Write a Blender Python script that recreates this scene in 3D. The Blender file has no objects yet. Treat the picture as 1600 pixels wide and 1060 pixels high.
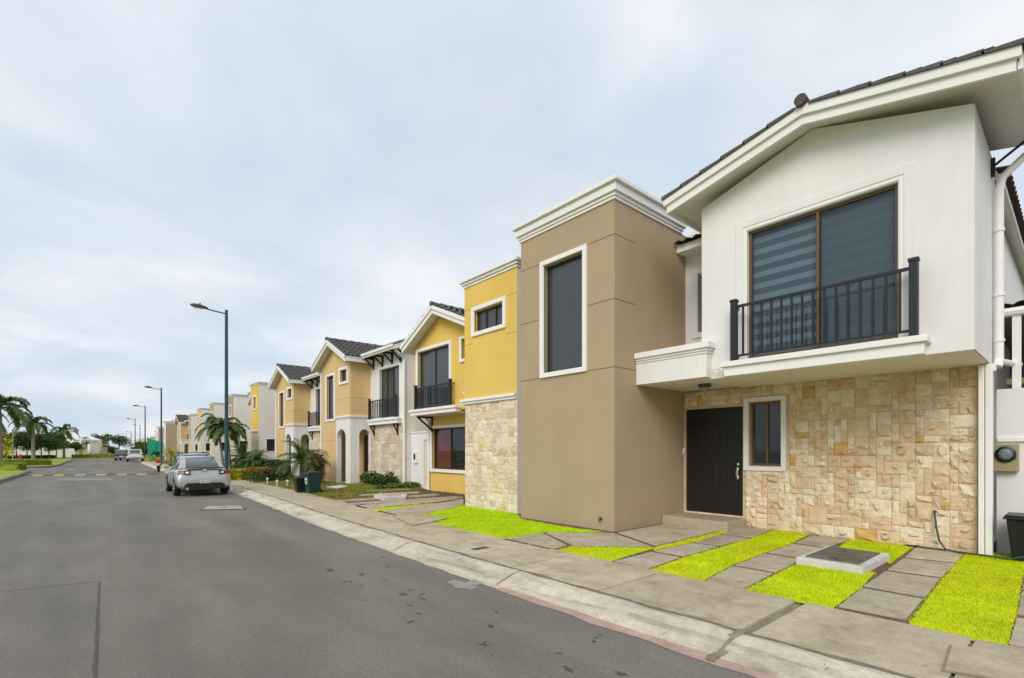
import bpy, bmesh, math, random
from mathutils import Vector, Matrix
from mathutils.noise import noise as pnoise
scene = bpy.context.scene
C = scene.collection
R = math.radians
# ------------------------------------------------------------------ camera, sky, sun, exposure
FPX, XV, YH, CAMH = 773.0, 133.0, 704.0, 1.6
TH = math.atan((800 - XV) / FPX)
cd = bpy.data.cameras.new('camera'); cam = bpy.data.objects.new('camera', cd); C.objects.link(cam)
cam.location = (0, 0, CAMH); cam.rotation_euler = (R(90), 0, -TH)
cd.sensor_width = 36; cd.lens = FPX / 1600 * 36; cd.shift_y = (YH - 530) / 1600
cd.clip_start = 0.05; cd.clip_end = 4000
scene.camera = cam
SUN_EL, SUN_AZ = R(35), R(-119)          # azimuth: compass angle from +Y (street) towards +X
w = bpy.data.worlds.new('World'); scene.world = w; w.use_nodes = True
nt = w.node_tree; nt.nodes.clear()
def N(t, **k):
    n = nt.nodes.new(t)
    for a, b in k.items(): setattr(n, a, b)
    return n
L = nt.links.new
sky = N('ShaderNodeTexSky', sky_type='NISHITA', sun_disc=False, sun_elevation=SUN_EL, sun_rotation=SUN_AZ, air_density=1.0, dust_density=2.5)
skys = N('ShaderNodeMix', data_type='RGBA', blend_type='MULTIPLY'); skys.inputs[0].default_value = 1
L(sky.outputs[0], skys.inputs[6]); skys.inputs[7].default_value = (0.10, 0.10, 0.10, 1)
tc = N('ShaderNodeTexCoord'); sep = N('ShaderNodeSeparateXYZ'); L(tc.outputs['Generated'], sep.inputs[0])
zz = N('ShaderNodeMath', operation='MAXIMUM'); L(sep.outputs[2], zz.inputs[0]); zz.inputs[1].default_value = 0.0
za = N('ShaderNodeMath', operation='ADD'); L(zz.outputs[0], za.inputs[0]); za.inputs[1].default_value = 0.22
dx = N('ShaderNodeMath', operation='DIVIDE'); L(sep.outputs[0], dx.inputs[0]); L(za.outputs[0], dx.inputs[1])
dy = N('ShaderNodeMath', operation='DIVIDE'); L(sep.outputs[1], dy.inputs[0]); L(za.outputs[0], dy.inputs[1])
cmb = N('ShaderNodeCombineXYZ'); L(dx.outputs[0], cmb.inputs[0]); L(dy.outputs[0], cmb.inputs[1])
n1 = N('ShaderNodeTexNoise'); n1.inputs['Scale'].default_value = 1.5; n1.inputs['Detail'].default_value = 6; n1.inputs['Roughness'].default_value = .50; n1.inputs['Distortion'].default_value = .35
n2 = N('ShaderNodeTexNoise'); n2.inputs['Scale'].default_value = 2.1; n2.inputs['Detail'].default_value = 3; n2.inputs['Roughness'].default_value = .5
L(cmb.outputs[0], n1.inputs['Vector'])
mp = N('ShaderNodeMapping'); mp.inputs['Location'].default_value = (7.3, 2.1, 4); L(cmb.outputs[0], mp.inputs[0]); L(mp.outputs[0], n2.inputs['Vector'])
cr = N('ShaderNodeValToRGB'); e = cr.color_ramp
e.elements[0].position = .36; e.elements[0].color = (.555, .655, .75, 1)
e.elements[1].position = .64; e.elements[1].color = (.93, .925, .95, 1)
e.elements.new(.5).color = (.69, .758, .828, 1)
L(n1.outputs[0], cr.inputs[0])
cr2 = N('ShaderNodeValToRGB'); cr2.color_ramp.elements[0].position = .42; cr2.color_ramp.elements[0].color = (.60, .71, .82, 1); cr2.color_ramp.elements[1].position = .62; cr2.color_ramp.elements[1].color = (.78, .80, .84, 1)
L(n2.outputs[0], cr2.inputs[0])
cm = N('ShaderNodeMix', data_type='RGBA'); cm.inputs[0].default_value = .34; L(cr.outputs[0], cm.inputs[6]); L(cr2.outputs[0], cm.inputs[7])
cov = N('ShaderNodeMix', data_type='RGBA'); cov.inputs[0].default_value = .90
L(skys.outputs[2], cov.inputs[6]); L(cm.outputs[2], cov.inputs[7])
bg = N('ShaderNodeBackground'); bg.inputs[1].default_value = .685; L(cov.outputs[2], bg.inputs[0])
wo = N('ShaderNodeOutputWorld'); L(bg.outputs[0], wo.inputs[0])
sd = bpy.data.lights.new('sun', 'SUN'); sun = bpy.data.objects.new('sun', sd); C.objects.link(sun)
sd.energy = 1.22; sd.angle = R(32); sd.color = (1, .94, .84)
sdir = Vector((math.sin(SUN_AZ) * math.cos(SUN_EL), math.cos(SUN_AZ) * math.cos(SUN_EL), math.sin(SUN_EL)))
sun.rotation_euler = (-sdir).to_track_quat('-Z', 'Y').to_euler(); sun.location = sdir * 60
vs = scene.view_settings; vs.view_transform = 'Standard'; vs.look = 'None'; vs.exposure = 0.74; vs.gamma = 1; vs.use_curve_mapping = False
# ------------------------------------------------------------------ survey helpers (pixel of the photograph -> point on a real plane)
def gp(x, y, z=0.0):
    Z = FPX * (CAMH - z) / (y - YH); X = (x - 800) / FPX * Z
    return (X * math.cos(TH) + Z * math.sin(TH), -X * math.sin(TH) + Z * math.cos(TH))
def zp(x, Z):
    X = (x - 800) / FPX * Z
    return (X * math.cos(TH) + Z * math.sin(TH), -X * math.sin(TH) + Z * math.cos(TH))
# ------------------------------------------------------------------ materials
MATS = {}
def mat(name, col, rough=.75, var=.10, scale=3.0, bump=.0, bscale=60., metal=0., spec=.4, stain=0., rnd=0., streak=False, coat=0., island=False, twoside=False, trans=0.):
    if name in MATS: return MATS[name]
    m = bpy.data.materials.new(name); m.use_nodes = True; t = m.node_tree; b = t.nodes['Principled BSDF']
    b.inputs['Roughness'].default_value = rough; b.inputs['Metallic'].default_value = metal; b.inputs['Specular IOR Level'].default_value = spec
    if coat: b.inputs['Coat Weight'].default_value = coat; b.inputs['Coat Roughness'].default_value = .06
    def NN(ty, **k):
        n = t.nodes.new(ty)
        for a, v in k.items(): setattr(n, a, v)
        return n
    lk = t.links.new
    tc = NN('ShaderNodeTexCoord')
    cur = None
    c1 = [c * (1 - var) for c in col]; c2 = [min(1, c * (1 + var)) for c in col]
    n = NN('ShaderNodeTexNoise'); n.inputs['Scale'].default_value = scale; n.inputs['Detail'].default_value = 6; n.inputs['Roughness'].default_value = .6
    lk(tc.outputs['Object'], n.inputs['Vector'])
    rp = NN('ShaderNodeValToRGB'); rp.color_ramp.elements[0].position = .3; rp.color_ramp.elements[1].position = .72
    rp.color_ramp.elements[0].color = (*c1, 1); rp.color_ramp.elements[1].color = (*c2, 1); lk(n.outputs[0], rp.inputs[0]); cur = rp.outputs[0]
    if stain:
        n2 = NN('ShaderNodeTexNoise'); n2.inputs['Scale'].default_value = scale * .27; n2.inputs['Detail'].default_value = 8; n2.inputs['Roughness'].default_value = .68
        if streak:
            mp_ = NN('ShaderNodeMapping'); mp_.inputs['Scale'].default_value = (3.2, 3.2, .5); lk(tc.outputs['Object'], mp_.inputs[0]); lk(mp_.outputs[0], n2.inputs['Vector'])
        else: lk(tc.outputs['Object'], n2.inputs['Vector'])
        r2 = NN('ShaderNodeValToRGB'); r2.color_ramp.elements[0].position = .36; r2.color_ramp.elements[0].color = (1 - stain,) * 3 + (1,); r2.color_ramp.elements[1].position = .62; r2.color_ramp.elements[1].color = (1, 1, 1, 1)
        lk(n2.outputs[0], r2.inputs[0])
        mx = NN('ShaderNodeMix', data_type='RGBA', blend_type='MULTIPLY'); mx.inputs[0].default_value = 1; lk(cur, mx.inputs[6]); lk(r2.outputs[0], mx.inputs[7]); cur = mx.outputs[2]
    if rnd:
        if island: g = NN('ShaderNodeNewGeometry'); src = g.outputs['Random Per Island']
        else: g = NN('ShaderNodeObjectInfo'); src = g.outputs['Random']
        mr = NN('ShaderNodeMapRange'); mr.inputs[3].default_value = 1 - rnd; mr.inputs[4].default_value = 1 + rnd; lk(src, mr.inputs[0])
        mx = NN('ShaderNodeMix', data_type='RGBA', blend_type='MULTIPLY'); mx.inputs[0].default_value = 1; lk(cur, mx.inputs[6]); lk(mr.outputs[0], mx.inputs[7]); cur = mx.outputs[2]
    lk(cur, b.inputs['Base Color'])
    if bump:
        nb = NN('ShaderNodeTexNoise'); nb.inputs['Scale'].default_value = bscale; nb.inputs['Detail'].default_value = 5; lk(tc.outputs['Object'], nb.inputs['Vector'])
        bp = NN('ShaderNodeBump'); bp.inputs['Strength'].default_value = bump; bp.inputs['Distance'].default_value = .01; lk(nb.outputs[0], bp.inputs['Height']); lk(bp.outputs[0], b.inputs['Normal'])
    if trans:
        tr = NN('ShaderNodeBsdfTranslucent'); lk(cur, tr.inputs[0]); ms = NN('ShaderNodeMixShader'); ms.inputs[0].default_value = trans
        lk(b.outputs[0], ms.inputs[1]); lk(tr.outputs[0], ms.inputs[2]); lk(ms.outputs[0], t.nodes['Material Output'].inputs[0])
    MATS[name] = m
    return m
def glassmat(name, tint, clear):
    m = bpy.data.materials.new(name); m.use_nodes = True; t = m.node_tree; t.nodes.clear()
    o = t.nodes.new('ShaderNodeOutputMaterial'); tr = t.nodes.new('ShaderNodeBsdfTransparent'); tr.inputs[0].default_value = (*[c * clear for c in tint], 1)
    gl = t.nodes.new('ShaderNodeBsdfGlossy'); gl.inputs['Roughness'].default_value = .03; gl.inputs[0].default_value = (.9, .95, 1, 1)
    lw = t.nodes.new('ShaderNodeLayerWeight'); lw.inputs[0].default_value = .5
    pw = t.nodes.new('ShaderNodeMath'); pw.operation = 'POWER'; pw.inputs[1].default_value = 4; t.links.new(lw.outputs['Facing'], pw.inputs[0])
    fr = t.nodes.new('ShaderNodeMath'); fr.operation = 'MULTIPLY_ADD'; fr.inputs[1].default_value = .6; fr.inputs[2].default_value = .025; t.links.new(pw.outputs[0], fr.inputs[0])
    mx = t.nodes.new('ShaderNodeMixShader'); t.links.new(fr.outputs[0], mx.inputs[0]); t.links.new(tr.outputs[0], mx.inputs[1]); t.links.new(gl.outputs[0], mx.inputs[2]); t.links.new(mx.outputs[0], o.inputs[0])
    MATS[name] = m; return m
def stonemat(name, cols, noise_amt=.18, island=False):
    m = bpy.data.materials.new(name); m.use_nodes = True; t = m.node_tree; b = t.nodes['Principled BSDF']; lk = t.links.new
    b.inputs['Roughness'].default_value = .88; b.inputs['Specular IOR Level'].default_value = .25
    if island: src = t.nodes.new('ShaderNodeNewGeometry').outputs['Random Per Island']
    else: src = t.nodes.new('ShaderNodeObjectInfo').outputs['Random']
    rp = t.nodes.new('ShaderNodeValToRGB'); rp.color_ramp.interpolation = 'CONSTANT'
    els = rp.color_ramp.elements
    els[0].position = 0; els[0].color = (*cols[0][1], 1); els[1].position = cols[1][0]; els[1].color = (*cols[1][1], 1)
    for p, c in cols[2:]: els.new(p).color = (*c, 1)
    lk(src, rp.inputs[0])
    g = t.nodes.new('ShaderNodeNewGeometry')
    n = t.nodes.new('ShaderNodeTexNoise'); n.inputs['Scale'].default_value = 9; n.inputs['Detail'].default_value = 7; n.inputs['Roughness'].default_value = .65; lk(g.outputs['Position'], n.inputs['Vector'])
    mr = t.nodes.new('ShaderNodeMapRange'); mr.inputs[1].default_value = .3; mr.inputs[2].default_value = .7; mr.inputs[3].default_value = 1 - noise_amt; mr.inputs[4].default_value = 1 + noise_amt; lk(n.outputs[0], mr.inputs[0])
    mx = t.nodes.new('ShaderNodeMix'); mx.data_type = 'RGBA'; mx.blend_type = 'MULTIPLY'; mx.inputs[0].default_value = 1; lk(rp.outputs[0], mx.inputs[6]); lk(mr.outputs[0], mx.inputs[7])
    # ochre veins
    n2 = t.nodes.new('ShaderNodeTexNoise'); n2.inputs['Scale'].default_value = 3.2; n2.inputs['Detail'].default_value = 4; lk(g.outputs['Position'], n2.inputs['Vector'])
    r2 = t.nodes.new('ShaderNodeValToRGB'); r2.color_ramp.elements[0].position = .66; r2.color_ramp.elements[0].color = (0, 0, 0, 1); r2.color_ramp.elements[1].position = .74; r2.color_ramp.elements[1].color = (.8, .8, .8, 1); lk(n2.outputs[0], r2.inputs[0])
    m2 = t.nodes.new('ShaderNodeMix'); m2.data_type = 'RGBA'; lk(r2.outputs[0], m2.inputs[0]); lk(mx.outputs[2], m2.inputs[6]); m2.inputs[7].default_value = (.60, .35, .11, 1)
    lk(m2.outputs[2], b.inputs['Base Color'])
    nb = t.nodes.new('ShaderNodeTexNoise'); nb.inputs['Scale'].default_value = 20; nb.inputs['Detail'].default_value = 8; nb.inputs['Roughness'].default_value = .62; lk(g.outputs['Position'], nb.inputs['Vector'])
    bp = t.nodes.new('ShaderNodeBump'); bp.inputs['Strength'].default_value = .9; bp.inputs['Distance'].default_value = .03; lk(nb.outputs[0], bp.inputs['Height']); lk(bp.outputs[0], b.inputs['Normal'])
    MATS[name] = m; return m
WHITE = mat('white_plaster', (.80, .775, .76), .85, .03, 1.2, .08, 140, stain=.085, streak=True)
TRIM = mat('white_trim', (.83, .81, .795), .7, .03, 2, .03, 90, stain=.04)
SOFFIT = mat('soffit_paint', (.78, .755, .70), .85, .03, 1.5)
TAUPE = mat('taupe_plaster', (.425, .325, .207), .88, .045, .8, .10, 150, stain=.085, streak=True)
YELLOW = mat('yellow_plaster', (.76, .515, .125), .88, .04, .8, .10, 150, stain=.085, streak=True)
TAN = mat('tan_plaster', (.70, .485, .235), .88, .04, .8, .10, 150, stain=.085, streak=True)
OLIVE = mat('olive_plaster', (.42, .38, .20), .88, .04, .8, .10, 150)
DOORB = mat('dark_wood', (.012, .011, .012), .42, .25, 9, .12, 45, spec=.4)
DOORBR = mat('brown_wood', (.05, .028, .018), .5, .25, 9, .1, 45)
BLACK = mat('black_metal', (.014, .015, .019), .42, .1, 6, spec=.45)
BRONZE = mat('bronze_aluminium', (.16, .095, .045), .4, .08, 6, metal=.35)
DARKFR = mat('dark_aluminium', (.03, .026, .024), .4, .1, 6)
GLASS = mat('dark_glass', (.028, .032, .038), .04, .05, 1, spec=.55)
GLASS2 = mat('smoked_glass', (.05, .056, .066), .05, .05, 1, spec=.55)
GLASSB = glassmat('blind_glass', (.92, .97, 1.0), .88)
GLASSR = glassmat('curtain_glass', (.95, .95, .95), .92)
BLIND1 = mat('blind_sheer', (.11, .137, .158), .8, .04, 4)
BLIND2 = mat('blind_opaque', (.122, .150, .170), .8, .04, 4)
CURTAIN = mat('red_curtain', (.21, .035, .026), .9, .15, 5)
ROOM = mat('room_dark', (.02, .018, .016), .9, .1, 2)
TILE = mat('grey_roof_tile', (.10, .094, .09), .8, .25, 5, .2, 40, stain=.15)
TILEB = mat('brown_roof_tile', (.085, .06, .052), .8, .25, 5, .2, 40)
def concrete(name, col, rnd=.08, streak=(1, .25, 1), dirt=.45, rough=.92):
    m = bpy.data.materials.new(name); m.use_nodes = True; t = m.node_tree; b = t.nodes['Principled BSDF']; lk = t.links.new
    b.inputs['Roughness'].default_value = rough; b.inputs['Specular IOR Level'].default_value = .25
    pos = t.nodes.new('ShaderNodeNewGeometry').outputs['Position']
    def noise(s, d, ro, sc=None, dist=0):
        n = t.nodes.new('ShaderNodeTexNoise'); n.inputs['Scale'].default_value = s; n.inputs['Detail'].default_value = d; n.inputs['Roughness'].default_value = ro; n.inputs['Distortion'].default_value = dist
        if sc:
            mp = t.nodes.new('ShaderNodeMapping'); mp.inputs['Scale'].default_value = sc; lk(pos, mp.inputs[0]); lk(mp.outputs[0], n.inputs['Vector'])
        else: lk(pos, n.inputs['Vector'])
        return n.outputs[0]
    def ramp(src, p0, c0, p1, c1):
        r = t.nodes.new('ShaderNodeValToRGB'); r.color_ramp.elements[0].position = p0; r.color_ramp.elements[0].color = (*c0, 1); r.color_ramp.elements[1].position = p1; r.color_ramp.elements[1].color = (*c1, 1); lk(src, r.inputs[0]); return r.outputs[0]
    def mul(a, c):
        x = t.nodes.new('ShaderNodeMix'); x.data_type = 'RGBA'; x.blend_type = 'MULTIPLY'; x.inputs[0].default_value = 1; lk(a, x.inputs[6]); lk(c, x.inputs[7]); return x.outputs[2]
    base = ramp(noise(1.3, 8, .62, None, .6), .32, [c * .84 for c in col], .70, [c * 1.12 for c in col])
    base = mul(base, ramp(noise(2.4, 9, .7, streak, .8), .34, (1 - dirt * .55, 1 - dirt * .58, 1 - dirt * .66), .52, (1, 1, 1)))
    base = mul(base, ramp(noise(7, 6, .7), .30, (.82, .81, .79), .6, (1.04, 1.04, 1.04)))
    base = mul(base, ramp(noise(60, 3, .6), .3, (.86, .86, .86), .7, (1.1, 1.1, 1.1)))
    base = mul(base, ramp(noise(16, 2, .5), .70, (1, 1, 1), .76, (.62, .60, .56)))
    oi = t.nodes.new('ShaderNodeObjectInfo'); mr = t.nodes.new('ShaderNodeMapRange'); mr.inputs[3].default_value = 1 - rnd; mr.inputs[4].default_value = 1 + rnd; lk(oi.outputs['Random'], mr.inputs[0]); base = mul(base, mr.outputs[0])
    lk(base, b.inputs['Base Color'])
    bp = t.nodes.new('ShaderNodeBump'); bp.inputs['Strength'].default_value = .6; bp.inputs['Distance'].default_value = .012; lk(noise(26, 8, .7), bp.inputs['Height']); lk(bp.outputs[0], b.inputs['Normal'])
    MATS[name] = m; return m
CONC = concrete('concrete_slab', (.50, .435, .325), .10, (1.1, .9, 1))
SIDEW = concrete('sidewalk_concrete', (.52, .445, .32), .07, (1, .7, 1))
KERBM = concrete('kerb_concrete', (.60, .545, .44), .04, (2.2, .3, 1), .75)
PINK = mat('gutter_pink', (.50, .34, .29), .9, .15, 6, .3, 60, stain=.25)
WCONC = mat('pale_concrete', (.62, .60, .56), .9, .08, 5, .2, 60, stain=.15)
SOIL = mat('soil', (.16, .105, .07), .95, .3, 6, .6, 30, stain=.3)
JOINT = mat('mortar', (.25, .215, .155), .95, .25, 9, .5, 50)
TERRA = mat('terrazzo', (.42, .355, .265), .5, .42, 55, .05, 90)
STEEL = mat('dark_steel', (.10, .095, .09), .5, .15, 8, .1, 60, metal=.4)
CHROME = mat('chrome', (.7, .7, .7), .18, .02, 2, metal=1)
POLE = mat('teal_pole', (.022, .065, .085), .45, .08, 4)
HEAD = mat('lamp_grey', (.07, .075, .08), .45, .08, 4)
LENS = mat('lamp_lens', (.5, .5, .48), .2, .05, 4)
GRASSL = mat('lime_grass', (.66, .72, .012), .8, .24, 1.8, rnd=.18, island=True, spec=.1, trans=.35)
GRASSF = mat('meadow_grass', (.54, .75, .012), .8, .14, 2.5, rnd=.18, island=True, spec=.1, trans=.35)
GRASSY = mat('yellowed_grass', (.70, .60, .05), .8, .2, 2.5, rnd=.25, island=True, spec=.1, trans=.3)
GRASSFU = mat('meadow_turf', (.43, .60, .012), .9, .2, 5, .5, 60)
SLABP = concrete('pale_slab', (.58, .51, .385), .0, (1, .35, 1))
GRASSU = mat('lime_turf', (.55, .61, .012), .9, .20, 5, .5, 60)
GRASSG = mat('green_grass', (.16, .23, .035), .85, .2, 4, rnd=.3, island=True, spec=.15, trans=.2)
GRASSGU = mat('green_turf', (.155, .20, .04), .95, .25, 1.5, .5, 50, stain=.2)
GRASSD = mat('dry_grass', (.38, .27, .085), .9, .2, 4, rnd=.3, island=True, spec=.1)
LEAF = mat('leaf_green', (.085, .135, .03), .55, .25, 3, rnd=.4, island=True, spec=.3, trans=.25)
LEAFD = mat('leaf_dark', (.05, .085, .024), .6, .25, 3, rnd=.4, island=True, spec=.3, trans=.2)
LEAFY = mat('leaf_yellow', (.42, .42, .03), .6, .2, 3, rnd=.3, island=True, spec=.2, trans=.25)
LEAFP = mat('palm_green', (.085, .14, .034), .5, .2, 3, rnd=.35, island=True, spec=.35, trans=.2)
LEAFR = mat('cordyline_red', (.13, .022, .028), .5, .2, 3, rnd=.3, island=True)
FLOWER = mat('red_flower', (.62, .045, .02), .6, .15, 5)
BARK = mat('palm_bark', (.24, .20, .16), .9, .25, 7, .5, 25)
BARKB = mat('brown_bark', (.12, .085, .06), .9, .3, 7, .6, 25)
# asphalt with oil spots, tar seam and wear
def asphalt():
    m = bpy.data.materials.new('asphalt'); m.use_nodes = True; t = m.node_tree; b = t.nodes['Principled BSDF']; lk = t.links.new
    b.inputs['Roughness'].default_value = .82; b.inputs['Specular IOR Level'].default_value = .2
    g = t.nodes.new('ShaderNodeNewGeometry'); pos = g.outputs['Position']
    def noise(s, d, ro, sc=None):
        n = t.nodes.new('ShaderNodeTexNoise'); n.inputs['Scale'].default_value = s; n.inputs['Detail'].default_value = d; n.inputs['Roughness'].default_value = ro
        if sc:
            mp = t.nodes.new('ShaderNodeMapping'); mp.inputs['Scale'].default_value = sc; lk(pos, mp.inputs[0]); lk(mp.outputs[0], n.inputs['Vector'])
        else: lk(pos, n.inputs['Vector'])
        return n.outputs[0]
    def ramp(src, p0, c0, p1, c1):
        r = t.nodes.new('ShaderNodeValToRGB'); r.color_ramp.elements[0].position = p0; r.color_ramp.elements[0].color = (*c0, 1); r.color_ramp.elements[1].position = p1; r.color_ramp.elements[1].color = (*c1, 1); lk(src, r.inputs[0]); return r.outputs[0]
    def mul(a, c, f=1.0, mode='MULTIPLY'):
        x = t.nodes.new('ShaderNodeMix'); x.data_type = 'RGBA'; x.blend_type = mode; x.inputs[0].default_value = f; lk(a, x.inputs[6]); lk(c, x.inputs[7]); return x.outputs[2]
    base = ramp(noise(.45, 6, .6, (1, .35, 1)), .3, (.185, .171, .145), .72, (.236, .217, .184))
    base = mul(base, ramp(noise(1.1, 4, .5, (1, .09, 1)), .35, (.88, .88, .88), .65, (1.08, 1.08, 1.08)))      # worn wheel tracks along the street
    base = mul(base, ramp(noise(120, 2, .6), .3, (.72, .72, .72), .75, (1.28, 1.28, 1.28)))                    # aggregate
    base = mul(base, ramp(noise(.8, 7, .7, (1.3, .5, 1)), .36, (.86, .855, .85), .62, (1.05, 1.05, 1.05)))
    base = mul(base, ramp(noise(34, 3, .7), .30, (.86, .86, .86), .7, (1.1, 1.1, 1.1)))
    # oil drips: small, sparse, only along the parking lane
    sx = t.nodes.new('ShaderNodeSeparateXYZ'); lk(pos, sx.inputs[0])
    mr = t.nodes.new('ShaderNodeMapRange'); mr.inputs[1].default_value = 1.2; mr.inputs[2].default_value = 2.4; mr.inputs[3].default_value = .10; mr.inputs[4].default_value = 0; lk(sx.outputs[0], mr.inputs[0])
    ad = t.nodes.new('ShaderNodeMath'); ad.operation = 'SUBTRACT'; lk(noise(4.2, 3, .55, (1, 1.6, 1)), ad.inputs[0]); lk(mr.outputs[0], ad.inputs[1])
    base = mul(base, ramp(ad.outputs[0], .685, (1, 1, 1), .72, (.38, .38, .38)))
    lk(base, b.inputs['Base Color'])
    bp = t.nodes.new('ShaderNodeBump'); bp.inputs['Strength'].default_value = .5; bp.inputs['Distance'].default_value = .012; lk(noise(95, 4, .7), bp.inputs['Height']); lk(bp.outputs[0], b.inputs['Normal'])
    MATS['asphalt'] = m; return m
ASPH = asphalt()
TAR = mat('tar_seam', (.075, .065, .06), .6, .2, 5)
PATCHM = mat('cement_spill', (.30, .28, .25), .9, .2, 8, .3, 60)
ROADY = mat('hump_yellow', (.62, .42, .04), .7, .2, 6, .2, 60, stain=.25)
ROADW = mat('road_white', (.27, .265, .25), .8, .2, 6, stain=.3)
# ------------------------------------------------------------------ mesh builder
ORG = {}
def root_of(o):
    while o.parent: o = o.parent
    return o
class MB:
    def __init__(s): s.v = []; s.f = []
    def add(s, vs, fs):
        b = len(s.v); s.v += [tuple(p) for p in vs]; s.f += [tuple(i + b for i in f) for f in fs]; return s
    def quad(s, a, b, c, d): return s.add([a, b, c, d], [(0, 1, 2, 3)])
    def box(s, x0, x1, y0, y1, z0, z1):
        return s.add([(x0, y0, z0), (x1, y0, z0), (x1, y1, z0), (x0, y1, z0), (x0, y0, z1), (x1, y0, z1), (x1, y1, z1), (x0, y1, z1)],
                     [(0, 3, 2, 1), (4, 5, 6, 7), (0, 1, 5, 4), (1, 2, 6, 5), (2, 3, 7, 6), (3, 0, 4, 7)])
    def bar(s, a, b, w, h, up=(0, 0, 1)):
        a = Vector(a); b = Vector(b); d = (b - a).normalized(); u = Vector(up); sd_ = d.cross(u)
        if sd_.length < 1e-4: sd_ = d.cross(Vector((1, 0, 0)))
        sd_.normalize(); u = sd_.cross(d).normalized(); q = []
        for p in (a, b):
            for i, j in ((-1, -1), (1, -1), (1, 1), (-1, 1)): q.append(p + sd_ * (i * w / 2) + u * (j * h / 2))
        return s.add(q, [(0, 1, 2, 3), (7, 6, 5, 4), (0, 4, 5, 1), (1, 5, 6, 2), (2, 6, 7, 3), (3, 7, 4, 0)])
    def tube(s, pts, r, n=8, cap=True):
        pts = [Vector(p) for p in pts]; rr = r if isinstance(r, (list, tuple)) else [r] * len(pts)
        b = len(s.v); prev = None
        for i, p in enumerate(pts):
            d = (pts[min(i + 1, len(pts) - 1)] - pts[max(i - 1, 0)]).normalized()
            if prev is None:
                a = d.cross(Vector((0, 0, 1)));  a = a if a.length > 1e-3 else d.cross(Vector((1, 0, 0)))
            else: a = prev - d * prev.dot(d)
            a.normalize(); prev = a; c = d.cross(a)
            for k in range(n):
                an = 2 * math.pi * k / n; q = p + (a * math.cos(an) + c * math.sin(an)) * rr[i]; s.v.append(tuple(q))
        for i in range(len(pts) - 1):
            for k in range(n):
                k2 = (k + 1) % n; s.f.append((b + i * n + k, b + i * n + k2, b + (i + 1) * n + k2, b + (i + 1) * n + k))
        if cap:
            s.f.append(tuple(b + k for k in range(n))[::-1]); s.f.append(tuple(b + (len(pts) - 1) * n + k for k in range(n)))
        return s
    def lathe(s, prof, c=(0, 0, 0), n=16, axis='z'):
        b = len(s.v)
        for r, h in prof:
            for k in range(n):
                a = 2 * math.pi * k / n; x, y = r * math.cos(a), r * math.sin(a)
                p = (x, y, h) if axis == 'z' else ((h, x, y) if axis == 'x' else (x, h, y))
                s.v.append((c[0] + p[0], c[1] + p[1], c[2] + p[2]))
        for i in range(len(prof) - 1):
            for k in range(n):
                k2 = (k + 1) % n; s.f.append((b + i * n + k, b + i * n + k2, b + (i + 1) * n + k2, b + (i + 1) * n + k))
        s.f.append(tuple(b + k for k in range(n))[::-1]); s.f.append(tuple(b + (len(prof) - 1) * n + k for k in range(n)))
        return s
    def prism(s, poly, z0, z1):           # poly in (x,y)
        n = len(poly)
        return s.add([(x, y, z0) for x, y in poly] + [(x, y, z1) for x, y in poly],
                     [tuple(range(n))[::-1], tuple(range(n, 2 * n))] + [(i, (i + 1) % n, n + (i + 1) % n, n + i) for i in range(n)])
    def prismf(s, face, plane, poly, d0, d1):   # poly in (a,z) on a wall face, extruded from outward offset d0 to d1
        n = len(poly)
        return s.add([fp(face, plane, a, z, d0) for a, z in poly] + [fp(face, plane, a, z, d1) for a, z in poly],
                     [tuple(range(n))[::-1], tuple(range(n, 2 * n))] + [(i, (i + 1) % n, n + (i + 1) % n, n + i) for i in range(n)])
    def fbox(s, face, plane, a0, a1, z0, z1, d0, d1):
        return s.prismf(face, plane, [(a0, z0), (a1, z0), (a1, z1), (a0, z1)], d0, d1)
    def panel(s, face, plane, a0, a1, z0, z1, holes=(), th=.2, rim=False):   # wall slab with recesses (a0,a1,z0,z1,depth)
        As = sorted({a0, a1, *[v for h in holes for v in h[:2] if a0 < v < a1]}); Zs = sorted({z0, z1, *[v for h in holes for v in h[2:4] if z0 < v < z1]})
        def dep(i, j):
            if i < 0 or j < 0 or i >= len(As) - 1 or j >= len(Zs) - 1: return None
            ca = (As[i] + As[i + 1]) / 2; cz = (Zs[j] + Zs[j + 1]) / 2
            for h in holes:
                if h[0] < ca < h[1] and h[2] < cz < h[3]: return h[4]
            return 0.0
        for i in range(len(As) - 1):
            for j in range(len(Zs) - 1):
                d = dep(i, j); A, B, Y, Z = As[i], As[i + 1], Zs[j], Zs[j + 1]
                if d < th: s.quad(*[fp(face, plane, a, z, -d) for a, z in ((A, Y), (B, Y), (B, Z), (A, Z))])
                for (di, dj, ea) in ((1, 0, ((B, Y), (B, Z))), (-1, 0, ((A, Y), (A, Z))), (0, 1, ((A, Z), (B, Z))), (0, -1, ((A, Y), (B, Y)))):
                    e_ = dep(i + di, j + dj); e_ = (th if rim else d) if e_ is None else e_
                    if e_ > d + 1e-6:
                        (p, q), (p2, q2) = ea; d2 = min(e_, th)
                        s.quad(fp(face, plane, p, q, -d), fp(face, plane, p2, q2, -d), fp(face, plane, p2, q2, -d2), fp(face, plane, p, q, -d2))
        return s
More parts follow.
